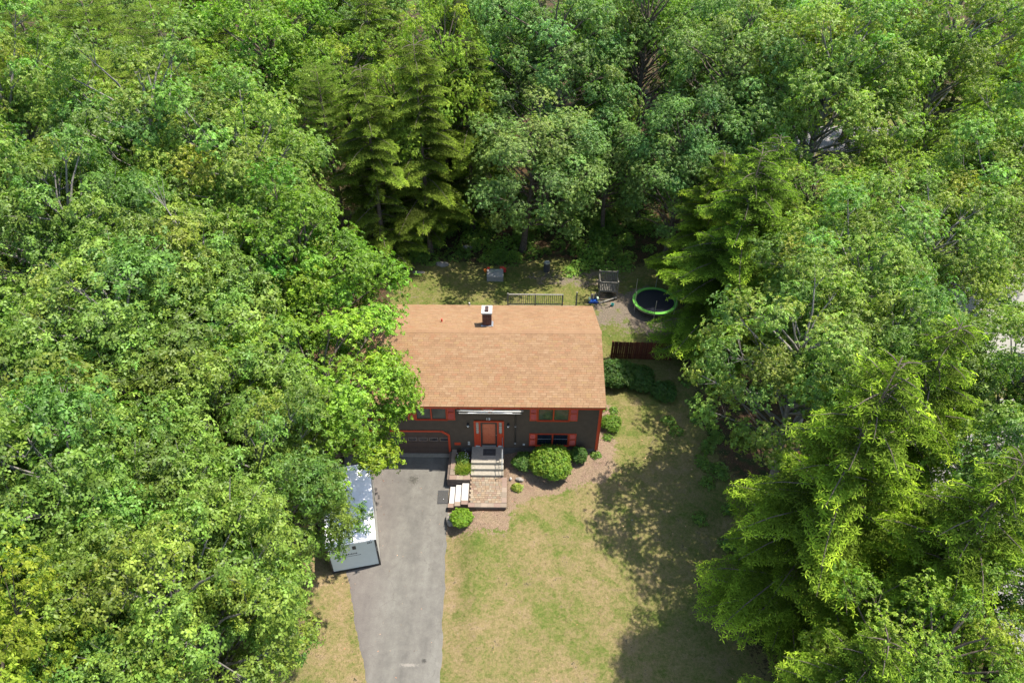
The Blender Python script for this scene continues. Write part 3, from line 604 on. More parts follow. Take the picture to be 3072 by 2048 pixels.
# the wood goes on behind, out of this view
far = [(x, y) for y in (40, 51) for x in range(-48, 42, 9)]
for i, (x, y) in enumerate(far):
    kd = ['far1', 'blue0', 'hemp0', 'maple1'][i % 4]; x += (i*37 % 7)-3; y += (i*53 % 5)
    tree('forest_tree', kd, x, y, 11 if kd != 'hemp0' else 18, 5.6 if kd != 'hemp0' else 4.4, 'tree deep in the wood behind the front row at the top of the picture', i, group='trees deep in the wood behind the top row')

# ------------------------------------------------------------------ house
X0, X1, YD, ZE, ZR, YR = -8.95, 4.95, 8.0, 4.36, 5.93, 4.0
OH, RK = .42, .13
house = thing('house', 'dark brown split-level house with tan shingle roof, red shutters and attached garage', 'house', (0, 0, 0))
slope = (ZR-ZE)/(YR+OH); ang = math.atan(slope)
zw = ZE+slope*OH-.14   # wall top below the roof slab
# walls: solid core a little behind the cladding
core = MB()
core.prism([(.16, .45), (YD, .45), (YD, zw), (YR, ZR-.16), (.16, zw+.05)], X0+.001, X1-.02, 'x')
wall = core.build('wall', M['siding'], house)
fnd = MB().box(X0, -8.42, .0, .16, -.5, .5).box(-3.53, X1-.015, .02, .16, -.6, .56).box(X0, X1-.03, .16, YD-.02, -.6, .448)
fnd.build('foundation', M['foundation'], house)
openings = [(-8.4, -3.55, -.3, 1.88), (-2.08, -.43, .6, 2.80)]
def lap_boards(mb, z0, z1, e=.105):
    z = z0
    while z < z1-.02:
        iv = [(X0, X1)]
        for a, b_, c, d in openings:
            if z+e > c and z < d: iv = [s for (p, q) in iv for s in ((p, min(q, a)), (max(p, b_), q)) if s[1]-s[0] > .02]
        for p, q in iv:
            mb.cur = random.random()
            mb.add([(p, -.016, z), (q, -.016, z), (p, .0, z+e), (q, .0, z+e), (p, .16, z), (q, .16, z), (p, .16, z+e), (q, .16, z+e)],
                   [(0, 1, 3, 2), (0, 4, 5, 1), (2, 3, 7, 6), (0, 2, 6, 4), (1, 5, 7, 3)])
        z += e
cl = MB(); lap_boards(cl, .55, zw+.02); cb = cl.build('clapboards', M['siding'], house); cb['kind'] = 'stuff'
# small pieces of wall left of the garage below the siding
MB().box(-3.55, -2.9, -.005, .16, .1, .549).build('skirt_board', M['siding'], house)
# gable end siding on the right
gb = MB(); z = .55
while z < ZR-.3:
    yy0 = .0 if z < zw-.1 else (z-zw+.16)/slope; yy1 = YD if z < zw-.1 else YD-(z-zw+.16)/slope
    if yy1-yy0 > .2: gb.add([(X1+.014, yy0, z), (X1+.014, yy1, z), (X1, yy0, z+.105), (X1, yy1, z+.105), (X1-.03, yy0, z), (X1-.03, yy1, z)], [(0, 1, 3, 2), (0, 4, 5, 1)])
    z += .105
gs = gb.build('gable_siding', M['siding'], house); gs['kind'] = 'stuff'
# corner boards and frieze
MB().box(X1-.13, X1+.03, -.045, -.018, .42, zw).box(X1+.0145, X1+.045, -.045, .13, .42, zw).build('corner_board', M['red'], house)
MB().box(X0-.03, X0+.13, -.045, -.018, .42, zw).build('corner_board', M['red'], house)
MB().box(X0-RK, X1+RK-.03, -OH-.015, -OH+.012, ZE-.19, ZE-.035).build('fascia', M['red'], house)
MB().box(X0-RK+.01, X1+RK-.04, -OH+.013, .0, ZE-.155, ZE-.135).build('soffit', M['siding'], house)
# roof deck
YB = 2*YR+OH-.02
rf = MB()
rf.prism([(-OH, ZE-.03), (YR, ZR-.03), (YB, ZE-.03), (YB, ZE-.15), (YR, ZR-.15), (-OH, ZE-.15)], X0-RK+.02, X1+RK-.02, 'x')
roof = rf.build('roof', M['siding'], house)
for sx, xx in ((1, X1+RK-.02), (-1, X0-RK+.02)):
    a, b_ = sorted((xx, xx+.022*sx))
    MB().prism([(-OH-.014, ZE-.02), (YR, ZR-.02), (YB+.014, ZE-.02), (YB+.014, ZE-.19), (YR, ZR-.19), (-OH-.014, ZE-.19)], a+.001, b_, 'x').build('rake_board', M['red'] if sx > 0 else M['red'], house)
# shingles: every tab is a slab; the 300 nearest the front eave are parts of their own
TW, EX = .305, .143
SL = math.hypot(YR+OH, ZR-ZE)
tab = MB().box(.004, TW-.004, -.012, EX+.03, 0, .030).mesh('shingle', M['shingle'])
# tilt so the upper end tucks under the next course
for v in tab.vertices:
    if v.co.y > .05: v.co.z -= .012
Mf = Matrix.Translation((0, -OH-.02, ZE-.012)) @ Matrix.Rotation(ang, 4, 'X')
Mb_ = Matrix.Translation((0, YB+.02, ZE-.012)) @ Matrix.Rotation(math.pi, 4, 'Z') @ Matrix.Rotation(ang, 4, 'X')
ncourse = int(SL/EX); W0, W1 = X0-RK-.01, X1+RK+.01
singles = 0; st = MB()
def slab(mb, Mx, x, y, wd, dz):
    vs = [(x+.003, y-.012, dz), (x+wd-.003, y-.012, dz), (x+wd-.003, y+EX+.03, dz-.012), (x+.003, y+EX+.03, dz-.012)]
    top = [Mx @ Vector((a, b_, c+.030)) for a, b_, c in vs]; bot = [Mx @ Vector((a, b_, c)) for a, b_, c in vs]
    mb.cur = random.random()
    mb.add(top+bot, [(0, 1, 2, 3), (0, 4, 5, 1), (1, 5, 6, 2), (3, 0, 4, 7)][:4])
for side, Mx in ((0, Mf), (1, Mb_)):
    for c in range(ncourse+1):
        y = c*EX; x = (-TW*random.choice([0, .33, .5, .66])) + (W0 if side == 0 else -W1)
        lim = W1 if side == 0 else -W0; lo = W0 if side == 0 else -W1
        while x < lim-.01:
            a = max(x, lo); b_ = min(x+TW, lim); wd = b_-a
            if wd > .04:
                if side == 0 and singles < 300 and wd > TW-.01:
                    o = place('shingle', tab, roof); o.matrix_basis = Mx @ Matrix.Translation((a, y, .004)); singles += 1
                else: slab(st, Mx, a, y, wd, .004)
            x += TW
o = st.build('shingles', M['shingle'], roof); o['kind'] = 'stuff'
# under-layer so that the slots read dark rather than open
rc_ = MB(); x = W0; 
while x < W1-.02:
    b_ = min(x+.33, W1); rc_.cur = random.random(); dz = .032+random.random()*.004
    rc_.add([(x, YR-.17, ZR-.17*slope+dz), (x, YR, ZR+.012+dz), (x, YR+.17, ZR-.17*slope+dz), (b_+.02, YR-.17, ZR-.17*slope+dz+.008), (b_+.02, YR, ZR+.02+dz), (b_+.02, YR+.17, ZR-.17*slope+dz+.008), (x, YR-.17, ZR-.17*slope+dz-.02), (b_, YR-.17, ZR-.17*slope+dz-.02)],
            [(0, 3, 4, 1), (1, 4, 5, 2), (0, 6, 7, 3)])
    x += .30
o = rc_.build('ridge_shingles', M['ridge'], roof); o['kind'] = 'stuff'
box('drip_edge', M['ridge'], roof, W0, W1, -OH-.036, -OH-.016, ZE-.045, ZE-.012)
# chimney
CX, CW, CY0, CY1 = -1.46, .52, 4.72, 5.36
zr_at = lambda y: ZR-abs(y-YR)*slope
chim = MB().box(CX-CW/2+.012, CX+CW/2-.012, CY0+.012, CY1-.012, zr_at(CY1)-.2, 6.62).build('chimney', M['mortar'], roof)
bm_ = MB()
z = zr_at(CY1)-.05; row = 0
while z < 6.60:
    for face in range(4):
        L0 = CW if face % 2 == 0 else CY1-CY0; t = -.1*(row % 2)
        while t < L0-.01:
            a, b_ = max(t, 0), min(t+.195, L0)
            if b_-a > .03:
                bm_.cur = random.random(); e = random.uniform(0, .004)
                if face == 0: bm_.box(CX-CW/2+a, CX-CW/2+b_, CY0-e, CY0+.011, z, z+.057)
                if face == 1: bm_.box(CX+CW/2-.011, CX+CW/2+e, CY0+a, CY0+b_, z, z+.057)
                if face == 2: bm_.box(CX-CW/2+a, CX-CW/2+b_, CY1-.011, CY1+e, z, z+.057)
                if face == 3: bm_.box(CX-CW/2-e, CX-CW/2+.011, CY0+a, CY0+b_, z, z+.057)
            t += .205
    z += .067; row += 1
# (kept one level below the house so that the depth stays thing > part > sub-part)
bk = bm_.build('chimney_bricks', M['brick'], roof); bk['kind'] = 'stuff'
MB().box(CX-.31, CX+.31, CY0-.05, CY1+.05, 6.601, 6.70).build('chimney_cap', M['pale_concrete'], roof, bevel=.012)
MB().box(CX-.10, CX+.10, 4.80, 5.02, 6.70, 6.80).box(CX-.095, CX+.095, 5.08, 5.28, 6.70, 6.76).build('flue_tile', M['brick'], roof)
MB().box(CX-.07, CX+.07, 4.83, 4.99, 6.795, 6.803).box(CX-.07, CX+.07, 5.11, 5.25, 6.755, 6.763).build('flue_opening', M['black'], roof)
fl = MB().box(CX-.34, CX+.34, CY0-.07, CY0-.006, zr_at(CY0)-.05, zr_at(CY0)+.10)
fl.add([(CX+CW/2+.003, CY0-.07, zr_at(CY0)+.13), (CX+CW/2+.10, CY0-.07, zr_at(CY0)+.055), (CX+CW/2+.10, CY1+.06, zr_at(CY1)+.03), (CX+CW/2+.003, CY1+.06, zr_at(CY1)+.12)], [(0, 1, 2, 3)])
fl.build('flashing', M['flashing'], roof)
MB().tube([(-4.15, 5.45, zr_at(5.45)-.05), (-4.15, 5.45, zr_at(5.45)+.22)], .05, 10).build('vent_pipe', M['redplastic'], roof)
MB().tube([(-2.7, 8.35, 4.1), (-2.7, 8.35, 4.62)], .045, 10).build('vent_pipe', M['offwhite'], roof)

# windows
def window(xa, xb, z0, z1, xs0, xs1, pane, louvre=True):
    """double sliding window between xa and xb; shutters out to xs0 / xs1"""
    f = MB(); fw = .05
    f.box(xa, xb, -.06, -.017, z0, z0+fw).box(xa, xb, -.06, -.017, z1-fw, z1).box(xa, xa+fw, -.06, -.017, z0+fw, z1-fw).box(xb-fw, xb, -.06, -.017, z0+fw, z1-fw)
    wn = f.build('window', M['red'], house)
    xm = (xa+xb)/2; s = MB().box(xm-.035, xm+.035, -.068, -.02, z0+fw, z1-fw); s.build('mullion', M['red'], wn)
    MB().box(xa-.03, xb+.03, -.095, -.061, z0-.03, z0+.012).build('sill', M['red'], wn)
    for a, b_ in ((xa+fw, xm-.035), (xm+.035, xb-fw)):
        MB().box(a+.001, b_-.001, -.05, -.018, z0+fw+.001, z0+fw+.035).box(a+.001, b_-.001, -.05, -.018, z1-fw-.035, z1-fw-.001).box(a+.001, a+.035, -.05, -.018, z0+fw+.036, z1-fw-.036).box(b_-.035, b_-.001, -.05, -.018, z0+fw+.036, z1-fw-.036).build('sash', M['bronze'], wn)
        MB().box(a+.036, b_-.036, -.032, -.026, z0+fw+.036, z1-fw-.036).build('pane', pane, wn)
        if louvre == 'rail': MB().box(a+.036, b_-.036, -.046, -.033, (z0+z1)/2+.04, (z0+z1)/2+.07).build('rail', M['steel'], wn)
        if louvre == 'curtain':
            q = MB(); sgn = 1 if a < xm-.5 else -1; cx_ = b_-.15 if sgn > 0 else a+.15
            q.box(cx_-.09, cx_+.09, -.0255, -.0215, z0+fw+.04, z1-fw-.04)
    for a, b_ in ((xs0, xa-.012), (xb+.012, xs1)):
        sh = MB().box(a, a+.05, -.055, -.018, z0-.02, z1).box(b_-.05, b_, -.055, -.018, z0-.02, z1).box(a+.05, b_-.05, -.055, -.018, z0-.02, z0+.05).box(a+.05, b_-.05, -.055, -.018, z1-.06, z1).box(a+.05, b_-.05, -.055, -.018, (z0+z1)/2-.03, (z0+z1)/2+.03).build('shutter', M['red'], house)
        l = MB(); z = z0+.055
        while z < z1-.1:
            if abs(z-(z0+z1)/2) > .05: l.add([(a+.05, -.024, z+.038), (b_-.05, -.024, z+.038), (a+.05, -.05, z), (b_-.05, -.05, z)], [(0, 1, 3, 2)])
            z += .04
        lo = l.build('louvres', M['red'], sh); lo['kind'] = 'stuff'
window(-5.28, -3.56, 2.90, 3.98, -5.72, -3.11, M['glass'])
window(-8.2, -6.98, 2.90, 3.98, -8.6, -6.55, M['glass'])
window(1.44, 3.20, 2.88, 3.98, 1.01, 3.66, M['glass'])
window(1.42, 3.26, .80, 1.80, 1.02, 3.69, M['glass_dark'], 'rail')
# entrance
en = MB()
en.box(-2.10, -.41, -.05, -.017, 2.70, 2.80).box(-2.10, -2.03, -.05, -.017, .66, 2.70).box(-.48, -.41, -.05, -.017, .66, 2.70).box(-1.79, -1.73, -.05, -.017, .66, 2.70).box(-.80, -.74, -.05, -.017, .66, 2.70)
en.box(-2.08, -.43, -.02, .02, .60, .66).box(-2.08, -.43, .10, .17, .60, 2.80)
ent = en.build('door_frame', M['red'], house)
for a, b_ in ((-2.03, -1.79), (-.74, -.48)):
    MB().box(a, b_, .0, .03, .66, 1.72).box(a, b_, .0, .03, 2.66, 2.70).box(a, a+.045, .0, .03, 1.72, 2.66).box(b_-.045, b_, .0, .03, 1.72, 2.66).build('sidelight', M['red'], ent)
    MB().box(a+.046, b_-.046, .012, .018, 1.721, 2.659).build('pane', M['glass_pale'], ent)
    c = (a+b_)/2; g = MB().box(c-.008, c+.008, -.004, .010, 1.72, 2.66)
    for z in (1.9, 2.09, 2.28, 2.47): g.box(a+.046, b_-.046, -.003, .009, z-.008, z+.008)
    o = g.build('glazing_bars', M['offwhite'], ent); o['kind'] = 'stuff'
    MB().box(a-.01, b_+.01, -.055, -.02, .663, .74).build('sill_block', M['offwhite'], ent)
sd = MB().box(-1.73, -1.63, -.04, -.01, .68, 2.69).box(-.90, -.80, -.04, -.01, .68, 2.69).box(-1.63, -.90, -.04, -.01, 2.57, 2.69).box(-1.63, -.90, -.04, -.01, .68, .86)
sdo = sd.build('storm_door', M['bronze'], house)
MB().box(-1.66, -.87, -.05, -.04, .70, .78).build('kick_rail', M['steel'], sdo)
MB().tube([(-.85, -.05, 1.62), (-.85, -.075, 1.66), (-.85, -.05, 1.70)], .012, 6).build('handle', M['steel'], sdo)
dr = MB().box(-1.66, -.87, .03, .07, .67, 2.69)
door = dr.build('front_door', M['door'], house)
for a, b_, c, d in ((-1.58, -1.30, .9, 1.5), (-1.23, -.95, .9, 1.5), (-1.58, -1.30, 1.6, 2.15), (-1.23, -.95, 1.6, 2.15), (-1.58, -.95, 2.25, 2.55)):
    MB().box(a, b_, .02, .0305, c, d).build('door_panel', M['door'], door, bevel=.008)
MB().box(-1.27, -1.25, -.0, .0, 0, 0)
# garage door
fr = MB().box(-8.52, -3.95, -.05, -.017, 1.87, 1.98)
fr.prism([(-3.98, 1.98), (-3.98, 1.87), (-3.60, 1.58), (-3.60, -.1), (-3.48, -.1), (-3.48, 1.64), (-3.90, 1.98)], -.05, -.0175).box(-8.52, -8.40, -.05, -.017, -.1, 1.87)
fr.build('garage_trim', M['red'], house)
MB().prism([(-3.99, 1.89), (-3.56, 1.89), (-3.56, 1.56)], -.012, .12).box(-8.42, -3.55, .1, .12, -.2, 1.9).build('garage_reveal', M['siding'], house)
gd = MB().box(-8.39, -3.56, .07, .10, -.09, 1.89).build('garage_door', M['garage'], house)
for r_ in range(4):
    z0 = -.07+r_*.48
    for c_ in range(8):
        a = -8.36+c_*.604
        if r_ == 3-0 and False: pass
        if r_ == 2:
            MB().box(a+.04, a+.56, .045, .07, z0+.12, z0+.16).box(a+.04, a+.56, .045, .07, z0+.37, z0+.41).box(a+.04, a+.08, .045, .07, z0+.16, z0+.37).box(a+.52, a+.56, .045, .07, z0+.16, z0+.37).build('garage_window', M['tan'] if False else M['garage_trim'] if 'garage_trim' in M else M['garage'], gd)
            MB().box(a+.081, a+.519, .060, .066, z0+.161, z0+.369).build('pane', M['glass_dark'], gd)
        MB().box(a+.01, a+.594, .055, .0705, z0+.02, z0+.46).build('door_panel', M['garage'], gd, bevel=.01) if r_ != 2 else None
    MB().box(-8.39, -3.56, .066, .072, z0-.006, z0+.004).build('section_joint', M['black'], gd)
# number, lanterns, small fittings
def text_mesh(s, size, mat, name, depth=.006):
    cu = bpy.data.curves.new(name, 'FONT'); cu.body = s; cu.size = size; cu.extrude = depth; cu.align_x = 'CENTER'; cu.align_y = 'CENTER'; cu.offset = size*.02
    o = bpy.data.objects.new(name, cu); col.objects.link(o); dg = bpy.context.evaluated_depsgraph_get(); me = bpy.data.meshes.new_from_object(o.evaluated_get(dg)); bpy.data.objects.remove(o)
    me.materials.clear(); me.materials.append(mat); return me
place('number_one', text_mesh('1', .24, M['white'], 'one'), house, (-1.36, -.03, 2.96), (R(90), 0, 0))
place('number_five', text_mesh('5', .24, M['white'], 'five'), house, (-1.22, -.03, 2.96), (R(90), 0, 0))
# fan shaped medallion over the door
a_ = [math.pi*(1+i/12) for i in range(13)]
MB().prism([(-1.3+.34*math.cos(t), 3.85+.34*math.sin(t)) for t in a_], -.04, -.018).build('medallion', M['offwhite'], house)
mr = MB(); mr.tube([(-1.3+.33*math.cos(t), -.05, 3.85+.33*math.sin(t)) for t in a_], .035, 6)
for i in (2, 4, 6, 8, 10): mr.beam((-1.3, -.045, 3.84), (-1.3+.3*math.cos(a_[i]), -.045, 3.85+.3*math.sin(a_[i])), .02)
mr.build('medallion_rim', M['red'], house)
for lx in (-2.42, -.18):
    l = MB().box(lx-.05, lx+.05, -.035, -.017, 2.33, 2.62).box(lx-.012, lx+.012, -.12, -.03, 2.56, 2.585).lathe([(.02, .12), (.075, .06), (.08, .05)], (lx, -.13, 2.52)).build('wall_lantern', M['black'], house)
    MB().lathe([(.03, -.12), (.06, -.06), (.065, .04)], (lx, -.13, 2.52), 8).build('lantern_glass', M['white'], l)
for ox, oz in ((-2.42, .86), (.72, .86), (-2.42, 1.02)): MB().box(ox-.06, ox+.06, -.045, -.017, oz-.05, oz+.05).build('outlet_cover', M['offwhite'], house)
MB().box(-3.25, -2.9, -.04, -.017, .78, .98).build('red_panel', M['red'], house)
# retracted awning under the eave
aw = thing('awning', 'white retracted awning folded under the front eave above the entrance', 'awning', (-1.15, -.25, 3.98))
MB().tube([(-1.8, -.26, .10), (1.78, -.26, .10)], .035, 12).build('awning_roller', M['offwhite'], aw, smooth=True)
MB().box(-1.8, 1.78, -.35, -.33, -.005, .025).build('front_bar', M['offwhite'], aw, bevel=.006)
for sx in (-1, 1):
    MB().beam((sx*1.62, -.05, .0), (sx*.12, -.25, .02), .04).beam((sx*.12, -.25, .02), (sx*1.2, -.33, .01), .035).build('folding_arm', M['white'], aw)
    MB().box(sx*1.74-.05, sx*1.74+.05, -.36, .23, -.03, .18).build('end_bracket', M['black'], aw)
MB().tube([(.22, -.07, 3.95), (.22, -.07, 2.5), (.22, -.07, 1.02), (.22, -.14, .93)], .035, 8).build('downspout', M['bronze'], house)
MB().box(.17, .27, -.11, -.03, 2.4, 2.43).box(.17, .27, -.12, -.03, 1.0, 1.03).build('spout_strap', M['offwhite'], house)
# back deck with railing
dk = thing('deck', 'back deck whose grey slatted railing shows above the back eave', 'deck', (0, 0, 0))
dz = 2.25
for i in range(20): MB().box(-.35, 4.4, 8.25+i*.15, 8.25+i*.15+.14, dz-.04, dz).build('deck_board', M['wood_grey'], dk)
MB().box(-.35, 4.4, 8.3, 8.34, dz-.24, dz-.041).box(-.35, 4.4, 11.1, 11.14, dz-.24, dz-.041).build('joist', M['wood_grey'], dk)
for px_, h_ in ((-.3, 1.02), (1.55, .95), (3.4, .95), (4.35, 1.15)):
    MB().box(px_-.045, px_+.045, 11.15, 11.24, -.05, dz+h_).build('post', M['wood_grey'], dk)
MB().box(-.25, 3.36, 11.15, 11.27, dz+.9, dz+.94).build('top_rail', M['wood_grey'], dk)
MB().box(-.25, 3.36, 11.17, 11.21, dz+.1, dz+.16).build('bottom_rail', M['wood_grey'], dk)
bal = MB().box(0, .035, 0, .035, 0, .80).mesh('baluster', M['wood_grey'])
for i in range(27): place('baluster', bal, dk, (-.16+i*.13, 11.21, dz+.11))

# ------------------------------------------------------------------ front steps, patio, planter
fs = thing('front_steps', 'weathered concrete landing and steps up to the front door', 'steps', (0, 0, 0))
MB().box(-2.25, -.42, -1.22, -.022, -.1, .65).build('landing', M['concrete'], fs, bevel=.015)
MB().box(-2.25, -.42, -1.52, -1.221, -.1, .48).build('tread', M['concrete'], fs, bevel=.015)
MB().box(-2.25, -.42, -1.82, -1.521, -.1, .31).build('tread', M['concrete'], fs, bevel=.015)
hr = thing('handrail', 'thin metal handrail down the right side of the front steps', 'handrail', (0, 0, 0))
hx = -.50
MB().tube([(hx, -.08, 1.50), (hx, -1.15, 1.50), (hx, -1.9, 1.08), (hx, -1.98, .98)], .02, 8).build('rail', M['steel'], hr)
MB().tube([(hx, -.08, 1.05), (hx, -1.15, 1.05), (hx, -1.85, .65)], .014, 6).build('lower_rail', M['black'], hr)
for y_, z0, z1 in ((-.10, .65, 1.5), (-1.12, .65, 1.5), (-1.85, .14, 1.10)): MB().tube([(hx, y_, z0), (hx, y_, z1)], .018, 6).build('post', M['black'], hr)
MB().tube([(hx, -1.3, .5), (hx, -1.36, 1.0), (hx, -1.48, 1.3)], .012, 5).build('scroll', M['black'], hr)
dm = thing('doormat', 'dark doormat with a framed border on the landing', 'doormat', (-1.24, -.42, .651))
MB().box(-.36, .36, -.26, .22, 0, .014).build('mat', M['rubber'], dm)
MB().box(-.33, .33, -.235, -.20, .014, .017).box(-.33, .33, .16, .195, .014, .017).box(-.33, -.295, -.20, .16, .014, .017).box(.295, .33, -.20, .16, .014, .017).build('border', M['black'], dm)
MB().box(-.16, -.03, -.03, .0, .014, .0165).box(.0, .17, -.04, -.012, .014, .0165).build('lettering', M['drum'], dm)

pt = thing('patio', 'small tan paver patio at the foot of the front steps with rosy cap stone border', 'patio', (0, 0, 0))
MB().box(-2.3, -.26, -3.82, -1.84, -.7, .085).build('base', M['soil'], pt)
pav = [MB().box(.004, w_-.004, .004, d_-.004, 0, .055).mesh('paver', M['paver']) for w_, d_ in ((.21, .14), (.14, .14), (.14, .21))]
y = -3.56; row = 0
while y < -1.86:
    x = -2.20-(.07 if row % 2 else 0); 
    while x < -.52:
        k = 0 if random.random() < .7 else 1; w_ = (.21, .14)[k]
        if x > -2.28: place('paver', pav[k], pt, (x, y, .086+random.uniform(0, .005)), (0, 0, random.uniform(-.015, .015)))
        x += w_+.004
    y += .144; row += 1
cap = MB().box(0, .40, 0, .27, 0, .075).mesh('cap_stone', M['capstone'])
for i in range(6): place('cap_stone', cap, pt, (-2.30+i*.347*1.0, -3.86, .088+random.uniform(0, .004)), (0, 0, random.uniform(-.01, .01)), (.86, 1, 1))
for i in range(5): place('cap_stone', cap, pt, (-.22, -3.56+i*.345, .088), (0, 0, R(90)), (.85, 1, 1))
blk = MB().box(0, .40, 0, .2, 0, .148).mesh('block', M['wallblock'])
for r_ in range(4):
    for i in range(5): place('wall_block', blk, pt, (-2.3+i*.41+(.0 if r_ % 2 else -.0), -3.84-.003*i, -.52+r_*.151), (0, 0, random.uniform(-.01, .01)))
# side steps
ss = thing('side_steps', 'three pale granite treads climbing from the driveway to the patio', 'steps', (0, 0, 0))
for i, (xa, xb, z) in enumerate(((-3.36, -3.05, -.27), (-3.03, -2.70, -.12), (-2.68, -2.33, .03))):
    MB().box(xa, xb+.015, -3.40-.01*i, -2.20+.01*i, z-.5, z+.01).build('riser', M['wallblock'], ss)
    MB().box(xa-.02, xb, -3.42, -2.22, z+.011, z+.07).build('tread', M['lightstone'], ss, bevel=.012)
for i in range(3): place('cap_stone', cap, ss, (-3.42+i*.365, -3.72+.01*i, .10-.0*i-(2-i)*.13), (0, 0, random.uniform(-.015, .015)), (.89, 1, 1))
MB().box(-3.40, -2.31, -3.70, -3.43, -.8, -.165).build('cheek_wall', M['wallblock'], ss)
MB().box(-3.02, -2.31, -3.695, -3.435, -.164, -.035).build('cheek_wall', M['wallblock'], ss)
MB().box(-2.66, -2.31, -3.69, -3.44, -.034, .098).build('cheek_wall', M['wallblock'], ss)
# planter with retaining wall
pl = thing('planter', 'raised planting bed with a rosy stone retaining wall between garage and front steps', 'planter', (0, 0, 0))
for r_ in range(6):
    n_ = 5
    for i in range(n_):
        place('wall_block', blk, pl, (-3.36, -2.12+i*.405, -.62+r_*.151), (0, 0, R(90)))
    for i in range(3):
        place('wall_block', blk, pl, (-3.36+i*.36, -2.155, -.62+r_*.151), (0, 0, 0), (.88, .95, 1))
for i in range(5): place('cap_stone', cap, pl, (-3.14, -1.86+i*.40, .289+random.uniform(0, .004)), (0, 0, R(90)), (.97, 1, 1))
for i in range(3): place('cap_stone', cap, pl, (-3.43+i*.39, -2.18, .29), (0, 0, random.uniform(-.02, .02)), (.95, 1.1, 1))
place('cap_stone', cap, pl, (-2.62, -1.86, .20), (0, 0, 0), (.8, 1, 1))
MB().box(-3.16, -2.27, -1.97, -.03, -.5, .22).build('soil', M['soil'], pl)
# utility mat on the drive
gm = thing('rubber_mat', 'dark square mat lying on the driveway at the foot of the pale treads', 'mat', (-3.74, -2.83, float(zdrive(-2.83))+.026), R(2))
gm.rotation_euler = (math.atan(.075), 0, R(1.5))
MB().box(-.31, .27, -.42, .42, 0, .02).build('mat', M['rubber'], gm); MB().box(-.29, .25, -.40, -.385, .02, .026).build('edging', M['drum'], gm); MB().box(-.29, .25, .385, .40, .02, .026).build('edging', M['drum'], gm); MB().lathe([(.02, .02), (.015, .03)], (.02, -.14, 0), 8).build('stud', M['white'], gm)

# ------------------------------------------------------------------ container
ct = thing('storage_container', 'white roofed storage container with a grey panel end, parked left of the driveway', 'container', (-6.62, -6.9, float(zdrive(-7))+.03), R(12.5))
CWd, CL, CH = 2.44, 4.9, 2.28
MB().box(-CWd, 0, 0, CL, CH-.06, CH).build('roof', M['cont_roof'], ct, bevel=.01)
for k in range(1, 4): MB().box(-CWd+.03, -.03, k*CL/4-.012, k*CL/4+.012, CH+.001, CH+.012).build('roof_seam', M['cont_roof'], ct)
MB().box(-.05, -.006, .06, CL-.06, .14, CH-.061).build('side_panel', M['cont_side'], ct)
MB().box(-CWd+.006, -CWd+.05, .06, CL-.06, .14, CH-.061).build('side_panel', M['cont_side'], ct)
ep = MB().box(-CWd+.09, -.09, -.0, .04, .13, CH-.07).build('end_panel', M['cont_grey'], ct)
MB().box(-CWd+.09, -.09, CL-.04, CL, .13, CH-.07).build('end_panel', M['cont_grey'], ct)
for x_ in (-.089, -CWd+.001):
    MB().box(x_, x_+.088, -.02, .059, .0, CH-.061).build('corner_post', M['black'], ct); MB().box(x_, x_+.088, CL-.059, CL+.02, .0, CH-.061).build('corner_post', M['black'], ct)
MB().box(-CWd+.09, -.09, -.018, .05, 0, .128).box(-.06, -.0, .06, CL-.06, .0, .139).box(-CWd+.0, -CWd+.06, .06, CL-.06, .0, .139).build('bottom_rail', M['black'], ct)
MB().box(-CWd+.09, -.09, -.016, .03, CH-.069, CH-.061).build('top_rail', M['steel'], ct)
MB().box(-.05, -.03, -.03, -.021, 1.3, 1.7).build('latch', M['steel'], ct)
place('lettering', text_mesh('397', .17, M['black'], 'digits', .002), ep, (-.33, -.006, CH-.23), (R(90), 0, 0))
lg = MB(); rr = random.Random(4)
x = -1.95
while x < -1.05:
    wq = rr.uniform(.03, .07); lg.box(x, x+wq, -.004, .0, 1.34, 1.34+rr.choice([.07, .1])); x += wq+.025
x = -2.0
while x < -.9:
    wq = rr.uniform(.04, .09); lg.box(x, x+wq, -.004, .0, 1.20, 1.235); x += wq+.015
lg.build('small_print', M['drum'], ep); MB().box(-1.2, -1.02, -.004, .0, 1.72, 2.0).build('logo_block', M['black'], ep)

# ------------------------------------------------------------------ shrubs and small plants
def shrub(name, label, x, y, r, h, mat, size=.09, n=900, k=6, kind='two', flat=1., seed=0, z=None, cat='shrub', lumps=7, group=None):
    global rg; rg = np.random.default_rng(seed+500); d = unit(rg.normal(size=(n, 3))); d[:, 2] = np.abs(d[:, 2])*1.0-.12*(rg.random(n) < .3)
    d = unit(d); L = unit(rg.normal(size=(lumps, 3))); L[:, 2] = np.abs(L[:, 2]); lump = 1+.32*np.max(np.clip(d@L.T, 0, 1)**6, 1)-.10+rg.normal(0, .03, n)
    rad = lump*np.where(rg.random(n) < .68, rg.uniform(.84, 1.1, n), rg.uniform(.5, .84, n))
    P = d*rad[:, None]*np.array([r, r, h*.62])+np.array([0, 0, h*.38]); P[:, 2] = np.maximum(P[:, 2], .03)
    A = unit(d+np.array([0, 0, .5])+rg.normal(0, .3, (n, 3)))
    t = thing(name, label, cat, (x, y, zg(x, y) if z is None else z), 0, group)
    me = cloud_mesh('foliage', [rosettes(P, A, size*rg.uniform(.7, 1.25, n), tones(n, .18, .1), kind, k, (-.3, .5))], mat); place('foliage', me, t)
    s = MB(); r2 = random.Random(seed)
    for i in range(6):
        a = r2.uniform(0, 6.28); s.tube([(0, 0, -.05), (r*.35*math.cos(a), r*.35*math.sin(a), h*.35), (r*.65*math.cos(a), r*.65*math.sin(a), h*.7)], [.02, .014, .005], 4)
    s.build('stems', M['bark'], t); return t
